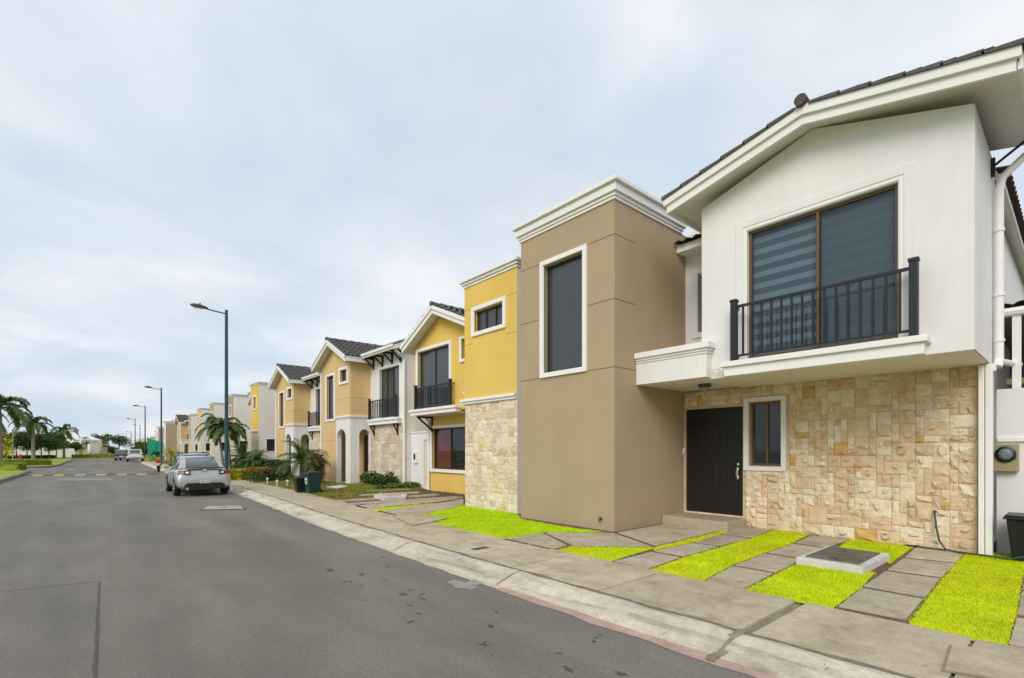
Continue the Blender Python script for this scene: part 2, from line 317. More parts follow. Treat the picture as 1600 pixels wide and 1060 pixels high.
    def build(s, name, m, parent=None, smooth=False, bev=0, fixn=True, kind=None, loc=None, label=None):
        me = bpy.data.meshes.new(name)
        o_ = Vector((0, 0, 0))
        if loc is not None: o_ = Vector(loc)
        elif parent is not None: o_ = Vector(ORG.get(root_of(parent).name, (0, 0, 0)))
        me.from_pydata([(x - o_.x, y - o_.y, z - o_.z) for x, y, z in s.v], [], s.f)
        if fixn:
            bm = bmesh.new(); bm.from_mesh(me); bmesh.ops.remove_doubles(bm, verts=bm.verts, dist=1e-5) if smooth else None
            bmesh.ops.recalc_face_normals(bm, faces=bm.faces); bm.to_mesh(me); bm.free()
        if smooth: me.polygons.foreach_set('use_smooth', [True] * len(me.polygons))
        me.materials.append(m)
        o = bpy.data.objects.new(name, me); C.objects.link(o)
        if parent is not None: o.parent = parent
        elif loc is not None: o.location = loc; ORG[o.name] = tuple(loc)
        if bev:
            b = o.modifiers.new('b', 'BEVEL'); b.width = bev; b.segments = 2; b.limit_method = 'ANGLE'
        if kind: o['kind'] = kind
        if label: o['label'] = label
        return o
def fp(face, plane, a, z, d):       # point on a wall: face 'x' looks to -X (street), 'y' looks to -Y (down the street), 'Y' looks to +Y
    return (plane - d, a, z) if face == 'x' else ((a, plane - d, z) if face == 'y' else (a, plane + d, z))
def tag(o, label, cat, group=None):
    o['label'] = label; o['category'] = cat
    if group: o['group'] = group
    return o
def thing(name, loc, label, cat, group=None, rz=0):
    o = bpy.data.objects.new(name, None); C.objects.link(o); o.location = loc; o.rotation_euler = (0, 0, rz); o.empty_display_size = .2
    ORG[o.name] = tuple(loc); return tag(o, label, cat, group)
def struct(o): o['kind'] = 'structure'; return o
def proto(name, label, cat, group=None): return thing(name, (0, 0, 0), label, cat, group)
def dup(root, loc, rz=0, label=None, sc=None):
    r = root.copy(); C.objects.link(r); r.location = loc; r.rotation_euler = (0, 0, rz)
    if sc: r.scale = (sc, sc, sc)
    if label: r['label'] = label
    ORG[r.name] = tuple(loc)
    for ch in list(root.children):
        c = ch.copy(); C.objects.link(c); c.parent = r
        for g in list(ch.children):
            d = g.copy(); C.objects.link(d); d.parent = c
    return r
# ------------------------------------------------------------------ ground, road, kerbs, pavement
RZ = -0.12
def lerp(tab, s):
    for (a, x), (b, y) in zip(tab, tab[1:]):
        if s <= b: return x + (y - x) * max(0, (s - a)) / (b - a)
    return tab[-1][1]
KT = [(-30, 3.96), (6, 3.97), (11.6, 4.10), (18, 4.45), (24, 4.72), (35, 4.72), (48, 4.72), (67, 5.2), (83, 5.7), (93, 6.5), (120, 7.5), (170, 8.8)]
def kt(s): return lerp(KT, s)
def inner(s): return kt(s) + .42 + 1.36 if s > 10 else 5.75 + max(0, kt(s) - 3.97) * 1.0
def ring(poly, z): return [(x, y, z) for x, y in poly]
g = MB(); g.quad((-1500, -600, -.30), (1500, -600, -.30), (1500, 2400, -.30), (-1500, 2400, -.30))
struct(g.build('ground', GRASSGU))
SS = [-30, -10, 0, 6, 9, 11.6, 15, 18, 21, 24, 30, 35, 41, 48, 58, 67, 78, 90, 105, 118]
rd = MB()
for a, b in zip(SS, SS[1:]):
    rd.quad((-14, a, RZ), (kt(a) + .05, a, RZ), (kt(b) + .05, b, RZ), (-14, b, RZ))
rd.quad((-14, 118, RZ), (kt(118) + .05, 118, RZ), (9, 134, RZ), (-14, 134, RZ))
struct(rd.build('road', ASPH))
# tar seams and painted marks on the road
sm = MB()
A_, B_, C_ = gp(-40, 929, RZ), gp(155, 909, RZ), gp(147, 1075, RZ)
def strip(mb, p, q, w, z, wob=.3, n=14, rs=0):
    rr = random.Random(rs); p = Vector(p); q = Vector(q); d = (q - p); nn = Vector((-d.y, d.x)).normalized(); pr = None
    for i in range(n + 1):
        c = p + d * (i / n) + nn * rr.uniform(-1, 1) * w * wob; ww = w * rr.uniform(.65, 1.35) / 2
        a, b = c + nn * ww, c - nn * ww
        if pr: mb.quad((*pr[0], z), (*pr[1], z), (*b, z), (*a, z))
        pr = (a, b)
strip(sm, A_, B_, .012, RZ + .004, rs=1, n=30); strip(sm, B_, C_, .022, RZ + .0045, .25, 30, 2)
struct(sm.build('road_seam', TAR))
def blob(cx, cy, rx, ry, z, rs, n=18, amp=.35):
    rr = random.Random(rs); ph = [rr.uniform(0, 6.28) for _ in range(4)]
    return [(cx + rx * (1 + amp * (math.sin(2 * a + ph[0]) * .4 + math.sin(3 * a + ph[1]) * .35 + math.sin(5 * a + ph[2]) * .3)) * math.cos(a),
             cy + ry * (1 + amp * (math.sin(2 * a + ph[3]) * .4 + math.sin(4 * a + ph[1]) * .4 + math.sin(6 * a + ph[0]) * .25)) * math.sin(a), z) for a in [2 * math.pi * i / n for i in range(n)]]
sp = MB(); c = gp(722, 914, RZ)
sp.add(blob(c[0], c[1], .12, .26, RZ + .004, 3), [tuple(range(18))]); c = gp(742, 911, RZ); sp.add(blob(c[0], c[1], .10, .12, RZ + .0045, 5), [tuple(range(18))])
struct(sp.build('cement_spill', PATCHM))
oil = MB()
for i, (x, y, r) in enumerate(((888, 1046, .055), (970, 1053, .05), (515, 891, .09), (565, 898, .08), (548, 909, .05), (630, 929, .07), (660, 936, .05), (655, 959, .05), (767, 979, .05), (605, 886, .05), (640, 946, .04), (938, 993, .02), (776, 957, .03))):
    c = gp(x, y, RZ); oil.add(blob(c[0], c[1], r * .5, r * 1.0, RZ + .003 + i * .00002, 20 + i, 18, .75), [tuple(range(18))])
struct(oil.build('oil_spot', mat('oil', (.085, .077, .068), .75, .3, 20)))
hp = thing('speed_hump', (*gp(150, 742.5, RZ), RZ), 'low rubber speed hump with yellow and black blocks across the road', 'speed hump')
p0 = Vector(gp(36, 743.6, RZ)); p1 = Vector(gp(247, 741.5, RZ)); n = 13
for i in range(n):
    a = p0 + (p1 - p0) * (i / n); b = p0 + (p1 - p0) * ((i + .97) / n); d = (b - a).normalized(); nn = Vector((-d.y, d.x)); q = MB()
    prof = [(-.28, 0), (-.17, .035), (0, .05), (.17, .035), (.28, 0)]
    q.add([(*(a + nn * o), RZ + .002 + h) for o, h in prof] + [(*(b + nn * o), RZ + .002 + h) for o, h in prof], [(k, k + 1, k + 6, k + 5) for k in range(4)] + [(0, 1, 2, 3, 4), (9, 8, 7, 6, 5)])
    q.build('hump_block', ROADY if i % 2 == 1 else mat('hump_black', (.05, .05, .055), .7), hp)
ws = MB()
for (x0, x1, y0, y1) in ((88, 178, 747.5, 751), (100, 124, 732.5, 734), (121, 129, 722, 723.2), (137, 145, 722, 723.2), (153, 161, 722, 723.2), (169, 177, 722, 723.2)):
    ws.add([(*gp(x, y, RZ), RZ + .004) for x, y in ((x0, y1), (x1, y1), (x1 - 3, y0), (x0 + 3, y0))], [(0, 1, 2, 3)])
struct(ws.build('road_marking', ROADW))
# kerb, right side: mountable concrete stones
kb = struct(MB().box(4.2, 4.3, -30, -29.9, -.3, -.25).build('kerb', KERBM))
joints = [-9.6, -6.7, -3.8, -.9, 2.0, 4.9, 7.75, 10.7, 13.6, 16.5, 19.4, 22.3, 25.2, 28.1, 31, 34, 37, 40, 43, 46, 50, 54, 58, 64, 70, 78, 88, 100, 116]
for a, b in zip(joints, joints[1:]):
    q = MB(); st = max(2, int((b - a) / .7)); rr = random.Random(int(a * 10)); g0 = .018
    prof = [(0, RZ - .05), (0.0, RZ + .012), (.05, RZ + .028), (.16, RZ + .066), (.27, RZ + .100), (.345, -.004), (.42, 0.0), (.42, -.1)]
    rows = []
    for i in range(st + 1):
        s_ = a + g0 + (b - a - 2 * g0) * i / st; k = kt(s_)
        rows.append([(k + o + (rr.uniform(-.012, .012) if 0 < j < 5 else (rr.uniform(-.02, .01) if j == 0 else 0)), s_, z + (rr.uniform(-.004, .004) if 1 < j < 6 else 0)) for j, (o, z) in enumerate(prof)])
    m_ = len(prof); q.add([p for r in rows for p in r], [(i * m_ + j, i * m_ + j + 1, (i + 1) * m_ + j + 1, (i + 1) * m_ + j) for i in range(st) for j in range(m_ - 1)] + [tuple(range(m_)), tuple(range(st * m_, st * m_ + m_))[::-1]])
    q.build('kerb_stone', KERBM, kb)
gu = MB(); pk = MB(); rr = random.Random(5)
def gutter(mb, s0, s1, w0, w1, dz, step=.22):
    s_ = s0; pr = None
    while s_ <= s1 + 1e-6:
        k = kt(s_); f = (s_ - s0) / (s1 - s0); wd = (w0 + (w1 - w0) * f) * (1 + .5 * pnoise(Vector((s_ * 1.7, w0, 3))) + .1 * rr.uniform(-1, 1))
        cur = ((k - wd, s_), (k + .02, s_))
        if pr: mb.quad((*pr[0], RZ + dz), (*pr[1], RZ + dz), (*cur[1], RZ + dz), (*cur[0], RZ + dz))
        pr = cur; s_ += step
gutter(gu, 4.7, 30, .10, .10, .004); gutter(pk, -8, 4.95, .21, .13, .0045)
struct(gu.build('gutter', KERBM)); struct(pk.build('gutter_strip', PINK))
# joint fillings (dirt in the broken joint near house 1)
jd = MB(); k = kt(2.0)
strip(jd, (k - .10, 2.02), (k + .42, 1.98), .12, RZ + .1, .5, 8, 7)
jm = MB(); pts = []
for i in range(31):
    f = i / 30; o = -.12 + f * .56; z = RZ + .012 + max(0, min(1, o / .36)) * .112 + .004; ww = .028 + .035 * abs(pnoise(Vector((i * .55, 1, 2)))); pts.append(((k + o, 2.0 - ww - .012 * rr.random() + .02 * math.sin(i * .4), z), (k + o, 2.0 + ww * .8 + .012 * rr.random() + .02 * math.sin(i * .4), z)))
for p, q in zip(pts, pts[1:]): jm.quad(p[0], p[1], q[1], q[0])
struct(jm.build('joint_dirt', JOINT))
# dirt line along the back of the kerb
dl = MB(); pr = None; s_ = -8.0
while s_ < 34:
    k_ = kt(s_) + .425; w0_ = .012 + .045 * max(0, pnoise(Vector((s_ * 1.9, 4, 0))) + .25) + .012 * rr.random(); w1_ = .010 + .05 * max(0, pnoise(Vector((s_ * 2.3, 9, 0))) + .2) + .010 * rr.random()
    cur = ((k_ - w0_, s_, .0035), (k_ + w1_, s_, .0035))
    if pr: dl.quad(pr[0], pr[1], cur[1], cur[0])
    pr = cur; s_ += .07
struct(dl.build('kerb_dirt', mat('kerb_dirt', (.20, .17, .115), .95, .3, 12, .5, 40)))
# pavement slabs
sw = MB()
for a, b in zip(SS, SS[1:]): sw.quad((kt(a) + .40, a, -.03), (inner(a) + .05, a, -.03), (inner(b) + .05, b, -.03), (kt(b) + .40, b, -.03))
sw = struct(sw.build('sidewalk', JOINT))
sj = [-8, -6.2, -4.4, -2.6, -.8, .62, 1.93, 3.64, 5.14, 6.17, 6.86, 8.6, 10.4, 12.2, 14.2, 16.2, 18.2, 20.2, 22.2, 24.2, 26.2, 28.2, 30.2, 33, 36, 39, 42, 45, 48, 52, 56, 60, 66, 72, 80, 90, 104, 116]
for i, (a, b) in enumerate(zip(sj, sj[1:])):
    q = MB(); ga = .012; gb = .012
    if abs(b - 1.93) < .01: gb = .02
    if abs(a - 1.93) < .01: ga = .09
    q.prism([(kt(a) + .435, a + ga), (inner(a), a + ga), (inner(b), b - gb), (kt(b) + .435, b - gb)], -.08, 0)
    q.build('paving_slab', SIDEW if not (6.0 < a < 6.5) else SLABP, sw, bev=.006)
gr = MB(); c = gp(755, 856.5)
dr = thing('drain_grate', (c[0] - .02, c[1], 0), 'small dark drain grate set in the pale pavement slab', 'drain')
gr.box(c[0] - .22, c[0] + .10, c[1] - .07, c[1] + .07, .002, .005); gr.build('grate_plate', mat('grate_blue', (.10, .105, .115), .6), dr)
gb_ = MB()
for i in range(5): gb_.box(c[0] - .20 + i * .058, c[0] - .17 + i * .058, c[1] - .05, c[1] + .05, .006, .009)
gb_.build('grate_bar', STEEL, dr)
def cover(name, pts, z, lab, m=SIDEW):
    q = MB(); P = [gp(x, y) for x, y in pts]; cx = sum(p[0] for p in P) / len(P); cy = sum(p[1] for p in P) / len(P)
    t_ = thing(name, (cx, cy, 0), lab, 'cover')
    q.prism(P, .002, z + .012); q.build('cover_rim', JOINT, t_)
    q = MB(); q.prism([(cx + (p[0] - cx) * .95, cy + (p[1] - cy) * .95) for p in P], .004, z + .016); q.build('cover_slab', m, t_)
    return t_
cover('utility_cover', [(612, 807), (660, 803), (700, 811), (645, 823)], .0, 'square concrete utility cover in the pavement beside the wide lime lawn')
cover('utility_cover', [(1484, 1010), (1560, 1017), (1640, 1033), (1640, 1078), (1472, 1050)], .0, 'concrete utility cover in the pavement in front of the lime strip beside the drainpipe')
# manhole cover in the road
P = [gp(x, y, RZ) for x, y in ((313, 797.5), (322, 792), (378, 791), (384, 796.5))]; cx = sum(p[0] for p in P) / 4; cy = sum(p[1] for p in P) / 4
mh = thing('manhole_cover', (cx, cy, RZ), 'rectangular concrete manhole cover in the asphalt behind the silver sedan', 'manhole cover')
MB().prism(P, RZ + .002, RZ + .02).build('frame', STEEL, mh); MB().prism([(cx + (p[0] - cx) * .9, cy + (p[1] - cy) * .9) for p in P], RZ + .003, RZ + .026).build('lid', SIDEW, mh)
q = MB(); q.lathe([(.09, 0), (.09, .006), (.05, .008)], (cx, cy, RZ + .026), 14); q.build('lid_handle', STEEL, mh)
# ------------------------------------------------------------------ front yards
yard = MB()
for a, b in zip(SS[:11], SS[1:11]): yard.quad((inner(a) + .004, a, -.017), (20, a, -.017), (20, b, -.017), (inner(b) + .004, b, -.017))
yard = struct(yard.build('front_yard', SOIL))
def pxpoly(sc, ox, oy, pts): return [(ox + x / sc, oy + y / sc) for x, y in pts]
def slab(pts, m=CONC, shrink=.056, z=0.0):
    P = [gp(*p) for p in pts]; cx = sum(p[0] for p in P) / len(P); cy = sum(p[1] for p in P) / len(P); o = []
    for x, y in P:
        d = math.hypot(x - cx, y - cy); f = (d - shrink) / d; o.append((cx + (x - cx) * f, cy + (y - cy) * f))
    q = MB(); q.prism([(x - cx, y - cy) for x, y in o], -.08, 0); ob = q.build('paving_slab', m, None, bev=.006); ob.parent = yard; ob.location = (cx, cy, z); return ob
z4 = lambda p: pxpoly(4, 900, 760, p)
z6 = lambda p: pxpoly(5.333, 720, 740, p)
z5 = lambda p: pxpoly(4.077, 1300, 800, p)
z7 = lambda p: pxpoly(5.714, 460, 720, p)
slab(z6([(310, 545), (680, 488), (910, 600), (745, 637)])); slab(z6([(690, 488), (1285, 493), (1610, 607), (925, 601)]))
slab(z4([(247, 288), (400, 258), (560, 232), (700, 252), (940, 266), (497, 372)]))
for p in ([(195, 475), (470, 405), (668, 440), (440, 522)], [(475, 403), (730, 352), (908, 372), (680, 438)], [(735, 350), (900, 297), (1098, 322), (915, 370)], [(905, 295), (1040, 250), (1235, 270), (1102, 319)],
          [(790, 590), (970, 492), (1253, 540), (1030, 652)], [(975, 490), (1180, 415), (1427, 455), (1257, 537)], [(1185, 412), (1350, 355), (1572, 385), (1432, 450)], [(1355, 350), (1470, 303), (1720, 328), (1578, 382)]): slab(z4(p))
for p in ([(15, 600), (175, 475), (603, 550), (490, 692)], [(180, 470), (330, 370), (707, 420), (607, 546)], [(335, 366), (442, 290), (802, 325), (712, 416)], [(448, 286), (520, 222), (862, 246), (806, 321)],
          [(1112, 845), (1165, 662), (1420, 690), (1400, 900)], [(1170, 652), (1200, 500), (1440, 515), (1422, 682)], [(1203, 492), (1220, 380), (1450, 395), (1440, 508)]): slab(z5(p))
slab(z7([(715, 452), (1200, 385), (1400, 362), (1520, 335), (1524, 392), (1400, 428), (1200, 460), (890, 490)])); slab(z7([(510, 405), (1200, 340), (1520, 318), (1515, 334), (1240, 372), (620, 428)]))
# lawns: turf sheet + blades
def inpoly(x, y, P):
    c = False
    for (x1, y1), (x2, y2) in zip(P, P[1:] + P[:1]):
        if (y1 > y) != (y2 > y) and x < (x2 - x1) * (y - y1) / (y2 - y1) + x1: c = not c
    return c
LAWN = [0]
def lawn(P, label, m=GRASSL, mu=GRASSU, dens=4200, h=.022, z=-.012, bw=.0065, extra=((GRASSY, .16, 'dry_grass', 'yellowed blades'), (GRASSF, .34, 'green_grass', 'greener blades'))):
    LAWN[0] += 1; rr = random.Random(100 + LAWN[0])
    base = MB(); base.add(ring(P, z), [tuple(range(len(P)))]); ob = base.build('turf', mu); struct(ob)
    x0, x1 = min(p[0] for p in P), max(p[0] for p in P); y0, y1 = min(p[1] for p in P), max(p[1] for p in P)
    q = MB(); V = q.v; F = q.f; lst = [(m, q)] + [(e_[0], MB()) for e_ in extra]; cum = [sum(e_[1] for e_ in extra[:i + 1]) for i in range(len(extra))]
    for _ in range(int(dens * (x1 - x0) * (y1 - y0))):
        x, y = rr.uniform(x0 - .04, x1 + .04), rr.uniform(y0 - .04, y1 + .04)
        if not inpoly(x + rr.gauss(0, .022), y + rr.gauss(0, .022), P): continue
        k = 0; u = rr.random() + .35 * pnoise(Vector((x * .8, y * .8, 7)))
        for i, cc in enumerate(cum):
            if u < cc: k = i + 1; break
        mb = lst[k][1]; a = rr.uniform(0, 6.283); hh = h * rr.uniform(.5, 1.25) * (1 + .35 * pnoise(Vector((x * 3, y * 3, 0)))); ln = rr.uniform(.1, .9) * hh; b_ = len(mb.v); w_ = bw * rr.uniform(.7, 1.3)
        ca, sa = math.cos(a), math.sin(a); a2 = rr.uniform(0, 6.283)
        mb.v += [(x - ca * w_, y - sa * w_, z), (x + ca * w_, y + sa * w_, z), (x + math.cos(a2) * ln, y + math.sin(a2) * ln, z + hh)]; mb.f.append((b_, b_ + 1, b_ + 2))
    for i, (mm, mb) in enumerate(lst):
        if mb.f:
            ob = mb.build('grass' if i == 0 else extra[i - 1][2], mm, fixn=False); ob['kind'] = 'stuff'
            tag(ob, label if i == 0 else extra[i - 1][3] + ' in the ' + label.split(' in front')[0], 'grass')
def L_(pts): return [gp(*p) for p in pts]
lawn(L_(z7([(925, 487), (1200, 462), (1400, 428), (1525, 392)]) + z6([(60, 262), (455, 322), (500, 378), (850, 440), (1200, 487), (690, 487), (310, 545), (150, 515), (0, 475)])), 'wide lime green lawn in front of the taupe tower', GRASSF, GRASSFU)
lawn(L_(z6([(770, 642), (925, 605), (1600, 613)]) + z4([(495, 380), (192, 472)])), 'lime green grass wedge between the pavement and the path slabs', dens=4500)
lawn(L_(z4([(480, 398), (500, 376), (940, 270), (1040, 246), (1010, 262), (735, 348)])), 'thin lime grass line beside the path slabs leading to the step', dens=2500, h=.03)
lawn(L_(z4([(445, 525), (680, 441), (915, 375), (1100, 322), (1237, 272), (1240, 262), (1465, 292), (1350, 352), (1180, 412), (970, 490), (790, 588), (740, 588), (560, 555)])), 'long lime grass strip running up to the stone wall beside the step', dens=4500)
lawn(L_(z4([(1035, 655), (1257, 540), (1428, 460)]) + pxpoly(2.523, 1000, 640, [(650, 597), (700, 600), (925, 640), (875, 695), (760, 780), (560, 745)])), 'lime grass square between the pavement and the concrete meter box', dens=5000)
lawn(L_(pxpoly(2.523, 1000, 640, [(780, 545), (830, 508), (1080, 536), (985, 605), (940, 580)])), 'lime grass patch between the concrete meter box and stone wall', dens=4200)
lawn(L_(z5([(490, 712), (603, 552), (708, 420), (865, 247), (900, 240), (1260, 292), (1215, 400), (1170, 655), (1112, 845), (1000, 838), (740, 770)])), 'lime grass strip ending at the drainpipe and black bin', dens=5200)
lawn(L_(z7([(622, 432), (1240, 376), (1200, 388), (715, 450)])), 'thin lime grass sliver between two concrete runners', dens=1800)
# concrete meter box in the lawn
P = [gp(x, y) for x, y in ((1257, 879), (1288, 859), (1395, 879), (1369, 895))]; cx = sum(p[0] for p in P) / 4; cy = sum(p[1] for p in P) / 4
bxo = thing('meter_box', (cx, cy, 0), 'raised pale concrete frame with brown steel lid between the lime grass squares', 'utility box')
x0, x1, y0, y1 = 7.62, 8.95, 1.88, 2.68
def scl(f): return [(x0 + (x1 - x0) * (.5 + f * a), y0 + (y1 - y0) * (.5 + f * b)) for a, b in ((-.5, -.5), (.5, -.5), (.5, .5), (-.5, .5))]
q = MB(); O, I = scl(1.0), scl(.74)
for i in range(4):
    j = (i + 1) % 4; q.prism([O[i], O[j], I[j], I[i]], -.05, .085)
q.build('frame', WCONC, bxo, bev=.01)
MB().prism(scl(.735), -.05, .072).build('seat', ROOM, bxo); MB().prism(scl(.80), .087, .105).build('lid', mat('rusty_lid', (.155, .125, .10), .7, .3, 7, .2, 60, stain=.25), bxo, bev=.006)
MB().box(7.80, 7.86, 2.22, 2.30, .105, .125).build('hasp', STEEL, bxo)
# house 2: concrete runners on bare soil with straw
for i, p in enumerate(([(300, 372), (330, 362), (700, 335), (1270, 300), (1300, 312), (700, 352)], [(460, 393), (480, 385), (1000, 350), (1440, 322), (1480, 334), (1000, 368)], [(570, 316), (600, 306), (1100, 280), (1130, 290)], [(610, 280), (640, 272), (1010, 253), (1030, 262)])):
    slab(z7(p), CONC, .006, .02)
P = z7([(710, 335), (760, 315), (1005, 322), (1000, 345), (800, 356)]); Pg = [gp(*p) for p in P]; cx = sum(p[0] for p in Pg) / 5; cy = sum(p[1] for p in Pg) / 5
b2 = thing('meter_box', (cx, cy, 0), 'low concrete meter box on bare soil before the yellow house', 'utility box')
MB().prism(Pg, -.03, .10).build('frame', WCONC, b2, bev=.01); MB().prism([(cx + (p[0] - cx) * .6, cy + (p[1] - cy) * .6) for p in Pg], .10, .115).build('lid', SIDEW, b2)
cl = MB(); rr = random.Random(8)
def clod(mb, x, y, r, rr):
    b_ = len(mb.v); dirs = [(1, 0, 0), (-1, 0, 0), (0, 1, 0), (0, -1, 0), (0, 0, 1), (0, 0, -.5)]
    mb.v += [(x + d[0] * r * rr.uniform(.6, 1.3), y + d[1] * r * rr.uniform(.6, 1.3), -.014 + d[2] * r * rr.uniform(.6, 1.2)) for d in dirs]
    mb.f += [(b_ + i, b_ + j, b_ + k) for i, j, k in ((0, 2, 4), (2, 1, 4), (1, 3, 4), (3, 0, 4))]
for _ in range(1800):
    x = rr.uniform(6.1, 10.4); y = rr.uniform(12.8, 17.6); clod(cl, x, y, rr.uniform(.01, .03), rr)
for _ in range(1600):
    x = rr.uniform(9.3, 10.45); y = rr.uniform(13.2, 17.4); clod(cl, x, y, rr.uniform(.015, .05), rr)
o = cl.build('soil_clods', SOIL, fixn=False); o['kind'] = 'stuff'; tag(o, 'loose brown soil clods before the yellow house', 'soil')
# verge of houses 3 and 4
y0_, y1_ = 17.3, 28.0
lawn([(inner(17.0), 16.9), (8.5, 17.2), (10.8, 18.2), (11.0, 19.3), (10.45, 22.6), (9.3, 23.0), (9.3, 28.4), (inner(28), 28.4), (inner(20), 20)], 'patchy green lawn of the tan house with stone ground floor', GRASSG, GRASSGU, 700, .07, -.012, .014, extra=((GRASSD, .42, 'dry_grass', 'straw coloured blades'),))
lawn([(inner(28.4), 28.4), (10, 28.4), (10, 46), (inner(46), 46)], 'green lawn with hedges beyond the tan houses', GRASSG, GRASSGU, 200, .08, -.012, .02, ())
o = MB()
for i in range(160):
    x = 6.1 + rr.random() ** 1.5 * 1.5; y = rr.uniform(15.3, 17.6); a = rr.uniform(0, 6.28)
    for k in range(7):
        a2 = a + rr.uniform(-.8, .8); l_ = rr.uniform(.08, .2); xx = x + rr.gauss(0, .07); yy = y + rr.gauss(0, .07)
        o.add([(xx, yy, -.02), (xx + .02, yy + .01, -.02), (xx + math.cos(a2) * l_, yy + math.sin(a2) * l_, rr.uniform(.01, .09))], [(0, 1, 2)])
o = o.build('straw', GRASSD, fixn=False); o['kind'] = 'stuff'; tag(o, 'dry straw heaped at the edge of the bare soil', 'straw')
cover('utility_cover', [(508, 763.5), (530, 760.5), (546, 762), (528, 766)], .05, 'pale concrete utility cover in the patchy lawn behind the wheeled bins', WCONC)
pth = MB(); pth.prism([(inner(26.0) - .02, 25.6), (9.6, 25.2), (9.6, 26.2), (inner(26.9) - .02, 26.6)], -.05, .012); struct(pth.build('path', CONC))
# ------------------------------------------------------------------ building pieces
def window(par, face, plane, a0, a1, z0, z1, trim=.10, td=.045, fr=.05, mull=(), glass=GLASS, frm=DARKFR, rec=.09, tm=TRIM, hm=(), name='window', sill=0):
    f = MB(); d0, d1 = -rec - .05, -rec
    f.fbox(face, plane, a0, a0 + fr, z0, z1, d0, d1).fbox(face, plane, a1 - fr, a1, z0, z1, d0, d1).fbox(face, plane, a0 + fr, a1 - fr, z0, z0 + fr, d0, d1).fbox(face, plane, a0 + fr, a1 - fr, z1 - fr, z1, d0, d1)
    for m_ in mull: f.fbox(face, plane, m_ - fr * .4, m_ + fr * .4, z0 + fr, z1 - fr, d0, d1 + .012)
    for m_ in hm: f.fbox(face, plane, a0 + fr, a1 - fr, m_ - fr * .3, m_ + fr * .3, d0, d1 + .006)
    W = f.build(name, frm, par)
    xs = [a0 + fr, *mull, a1 - fr]
    for p, q in zip(xs, xs[1:]):
        MB().fbox(face, plane, p, q, z0 + fr, z1 - fr, -rec - .035, -rec - .025).build('pane', glass, W)
    if trim:
        t = MB(); e = .012
        t.fbox(face, plane, a0 - trim, a0 - e, z0 - trim, z1 + trim, -.02, td).fbox(face, plane, a1 + e, a1 + trim, z0 - trim, z1 + trim, -.02, td)
        t.fbox(face, plane, a0 - e, a1 + e, z1 + e, z1 + trim, -.02, td).fbox(face, plane, a0 - e, a1 + e, z0 - trim, z0 - e, -.02, td + sill)
        t.fbox(face, plane, a0 - trim * .35, a0, z0 - trim * .35, z1 + trim * .35, -.03, td - .018).fbox(face, plane, a1, a1 + trim * .35, z0 - trim * .35, z1 + trim * .35, -.03, td - .018)
        t.build('window_trim', tm, W, bev=.006)
    return W
def cornice(par, runs, z0, z1, outs, name='cornice', m=TRIM, shape=None):
    """stepped moulding round a rectangle runs=(t0,t1,s0,s1); outs = projections per step from bottom to top"""
    q = MB(); t0, t1, s0, s1 = runs; n = len(outs); hs = shape or [(z1 - z0) / n] * n; z = z0
    for o, h in zip(outs, hs): q.box(t0 - o, t1 + o, s0 - o, s1 + o, z + .003, z + h); z += h
    return q.build(name, m, par, bev=.006)
def unit_stones():
    out = []
    for v in range(24):
        rr = random.Random(900 + v); q = MB(); rough = v in (3, 4, 5, 6, 7, 8, 14, 15, 16, 17, 18); n = 4; gr_ = []
        us = [0, .10, .9, 1] if not rough else [0, rr.uniform(.15, .35), rr.uniform(.6, .85), 1]; vs_ = [0, .12, .88, 1] if not rough else [0, rr.uniform(.15, .4), rr.uniform(.6, .85), 1]
        for j in range(n):
            for i in range(n):
                edge = i in (0, n - 1) or j in (0, n - 1)
                d = (.42 if not rough else rr.uniform(.36, .54)) if edge else (.58 + rr.uniform(-.03, .03) if not rough else rr.uniform(.5, 1.15))
                gr_.append((-d, us[i] + (rr.uniform(-.1, .1) if rough and not edge else 0), vs_[j] + (rr.uniform(-.1, .1) if rough and not edge else 0)))
        back = [(.4, 0, 0), (.4, 1, 0), (.4, 1, 1), (.4, 0, 1)]
        q.v = gr_ + back; B = 16
        for j in range(3):
            for i in range(3): q.f.append((j * 4 + i, j * 4 + i + 1, (j + 1) * 4 + i + 1, (j + 1) * 4 + i))
        q.f += [(B, B + 1, 3, 2, 1, 0), (B + 1, B + 2, 15, 11, 7, 3), (B + 2, B + 3, 12, 13, 14, 15), (B + 3, B, 0, 4, 8, 12)]
        if v >= 9:            # split chip standing proud of the stone face, tilted
            n_ = rr.choice((5, 6, 7)); cx_, cz_ = rr.uniform(.3, .7), rr.uniform(.3, .7); a0_ = rr.uniform(0, 6.28); ex, ez = rr.uniform(.6, 1.5), rr.uniform(.5, 1.2); b0 = len(q.v); d1_ = rr.uniform(.9, 1.5); tx_, tz_ = rr.uniform(-1.2, 1.2), rr.uniform(-1.6, .6)
            ring_ = [(min(.93, max(.07, cx_ + rd_ * ex * math.cos(a_))), min(.93, max(.07, cz_ + rd_ * ez * math.sin(a_)))) for rd_, a_ in [(rr.uniform(.10, .36), a0_ + (k + rr.uniform(-.3, .3)) * 6.283 / n_) for k in range(n_)]]
            q.v += [(-.5, y_, z_) for y_, z_ in ring_] + [(-max(.56, d1_ + tx_ * (y_ - cx_) + tz_ * (z_ - cz_)), cx_ + (y_ - cx_) * .82, cz_ + (z_ - cz_) * .82) for y_, z_ in ring_]
            q.f += [(b0 + k, b0 + (k + 1) % n_, b0 + n_ + (k + 1) % n_, b0 + n_ + k) for k in range(n_)] + [(b0 + n_, b0 + n_ + k, b0 + n_ + k + 1) for k in range(1, n_ - 1)]
        me = bpy.data.meshes.new('stone'); me.from_pydata(q.v, [], q.f); bm = bmesh.new(); bm.from_mesh(me); bmesh.ops.recalc_face_normals(bm, faces=bm.faces); bm.to_mesh(me); bm.free()
        out.append((me, q))
    return out
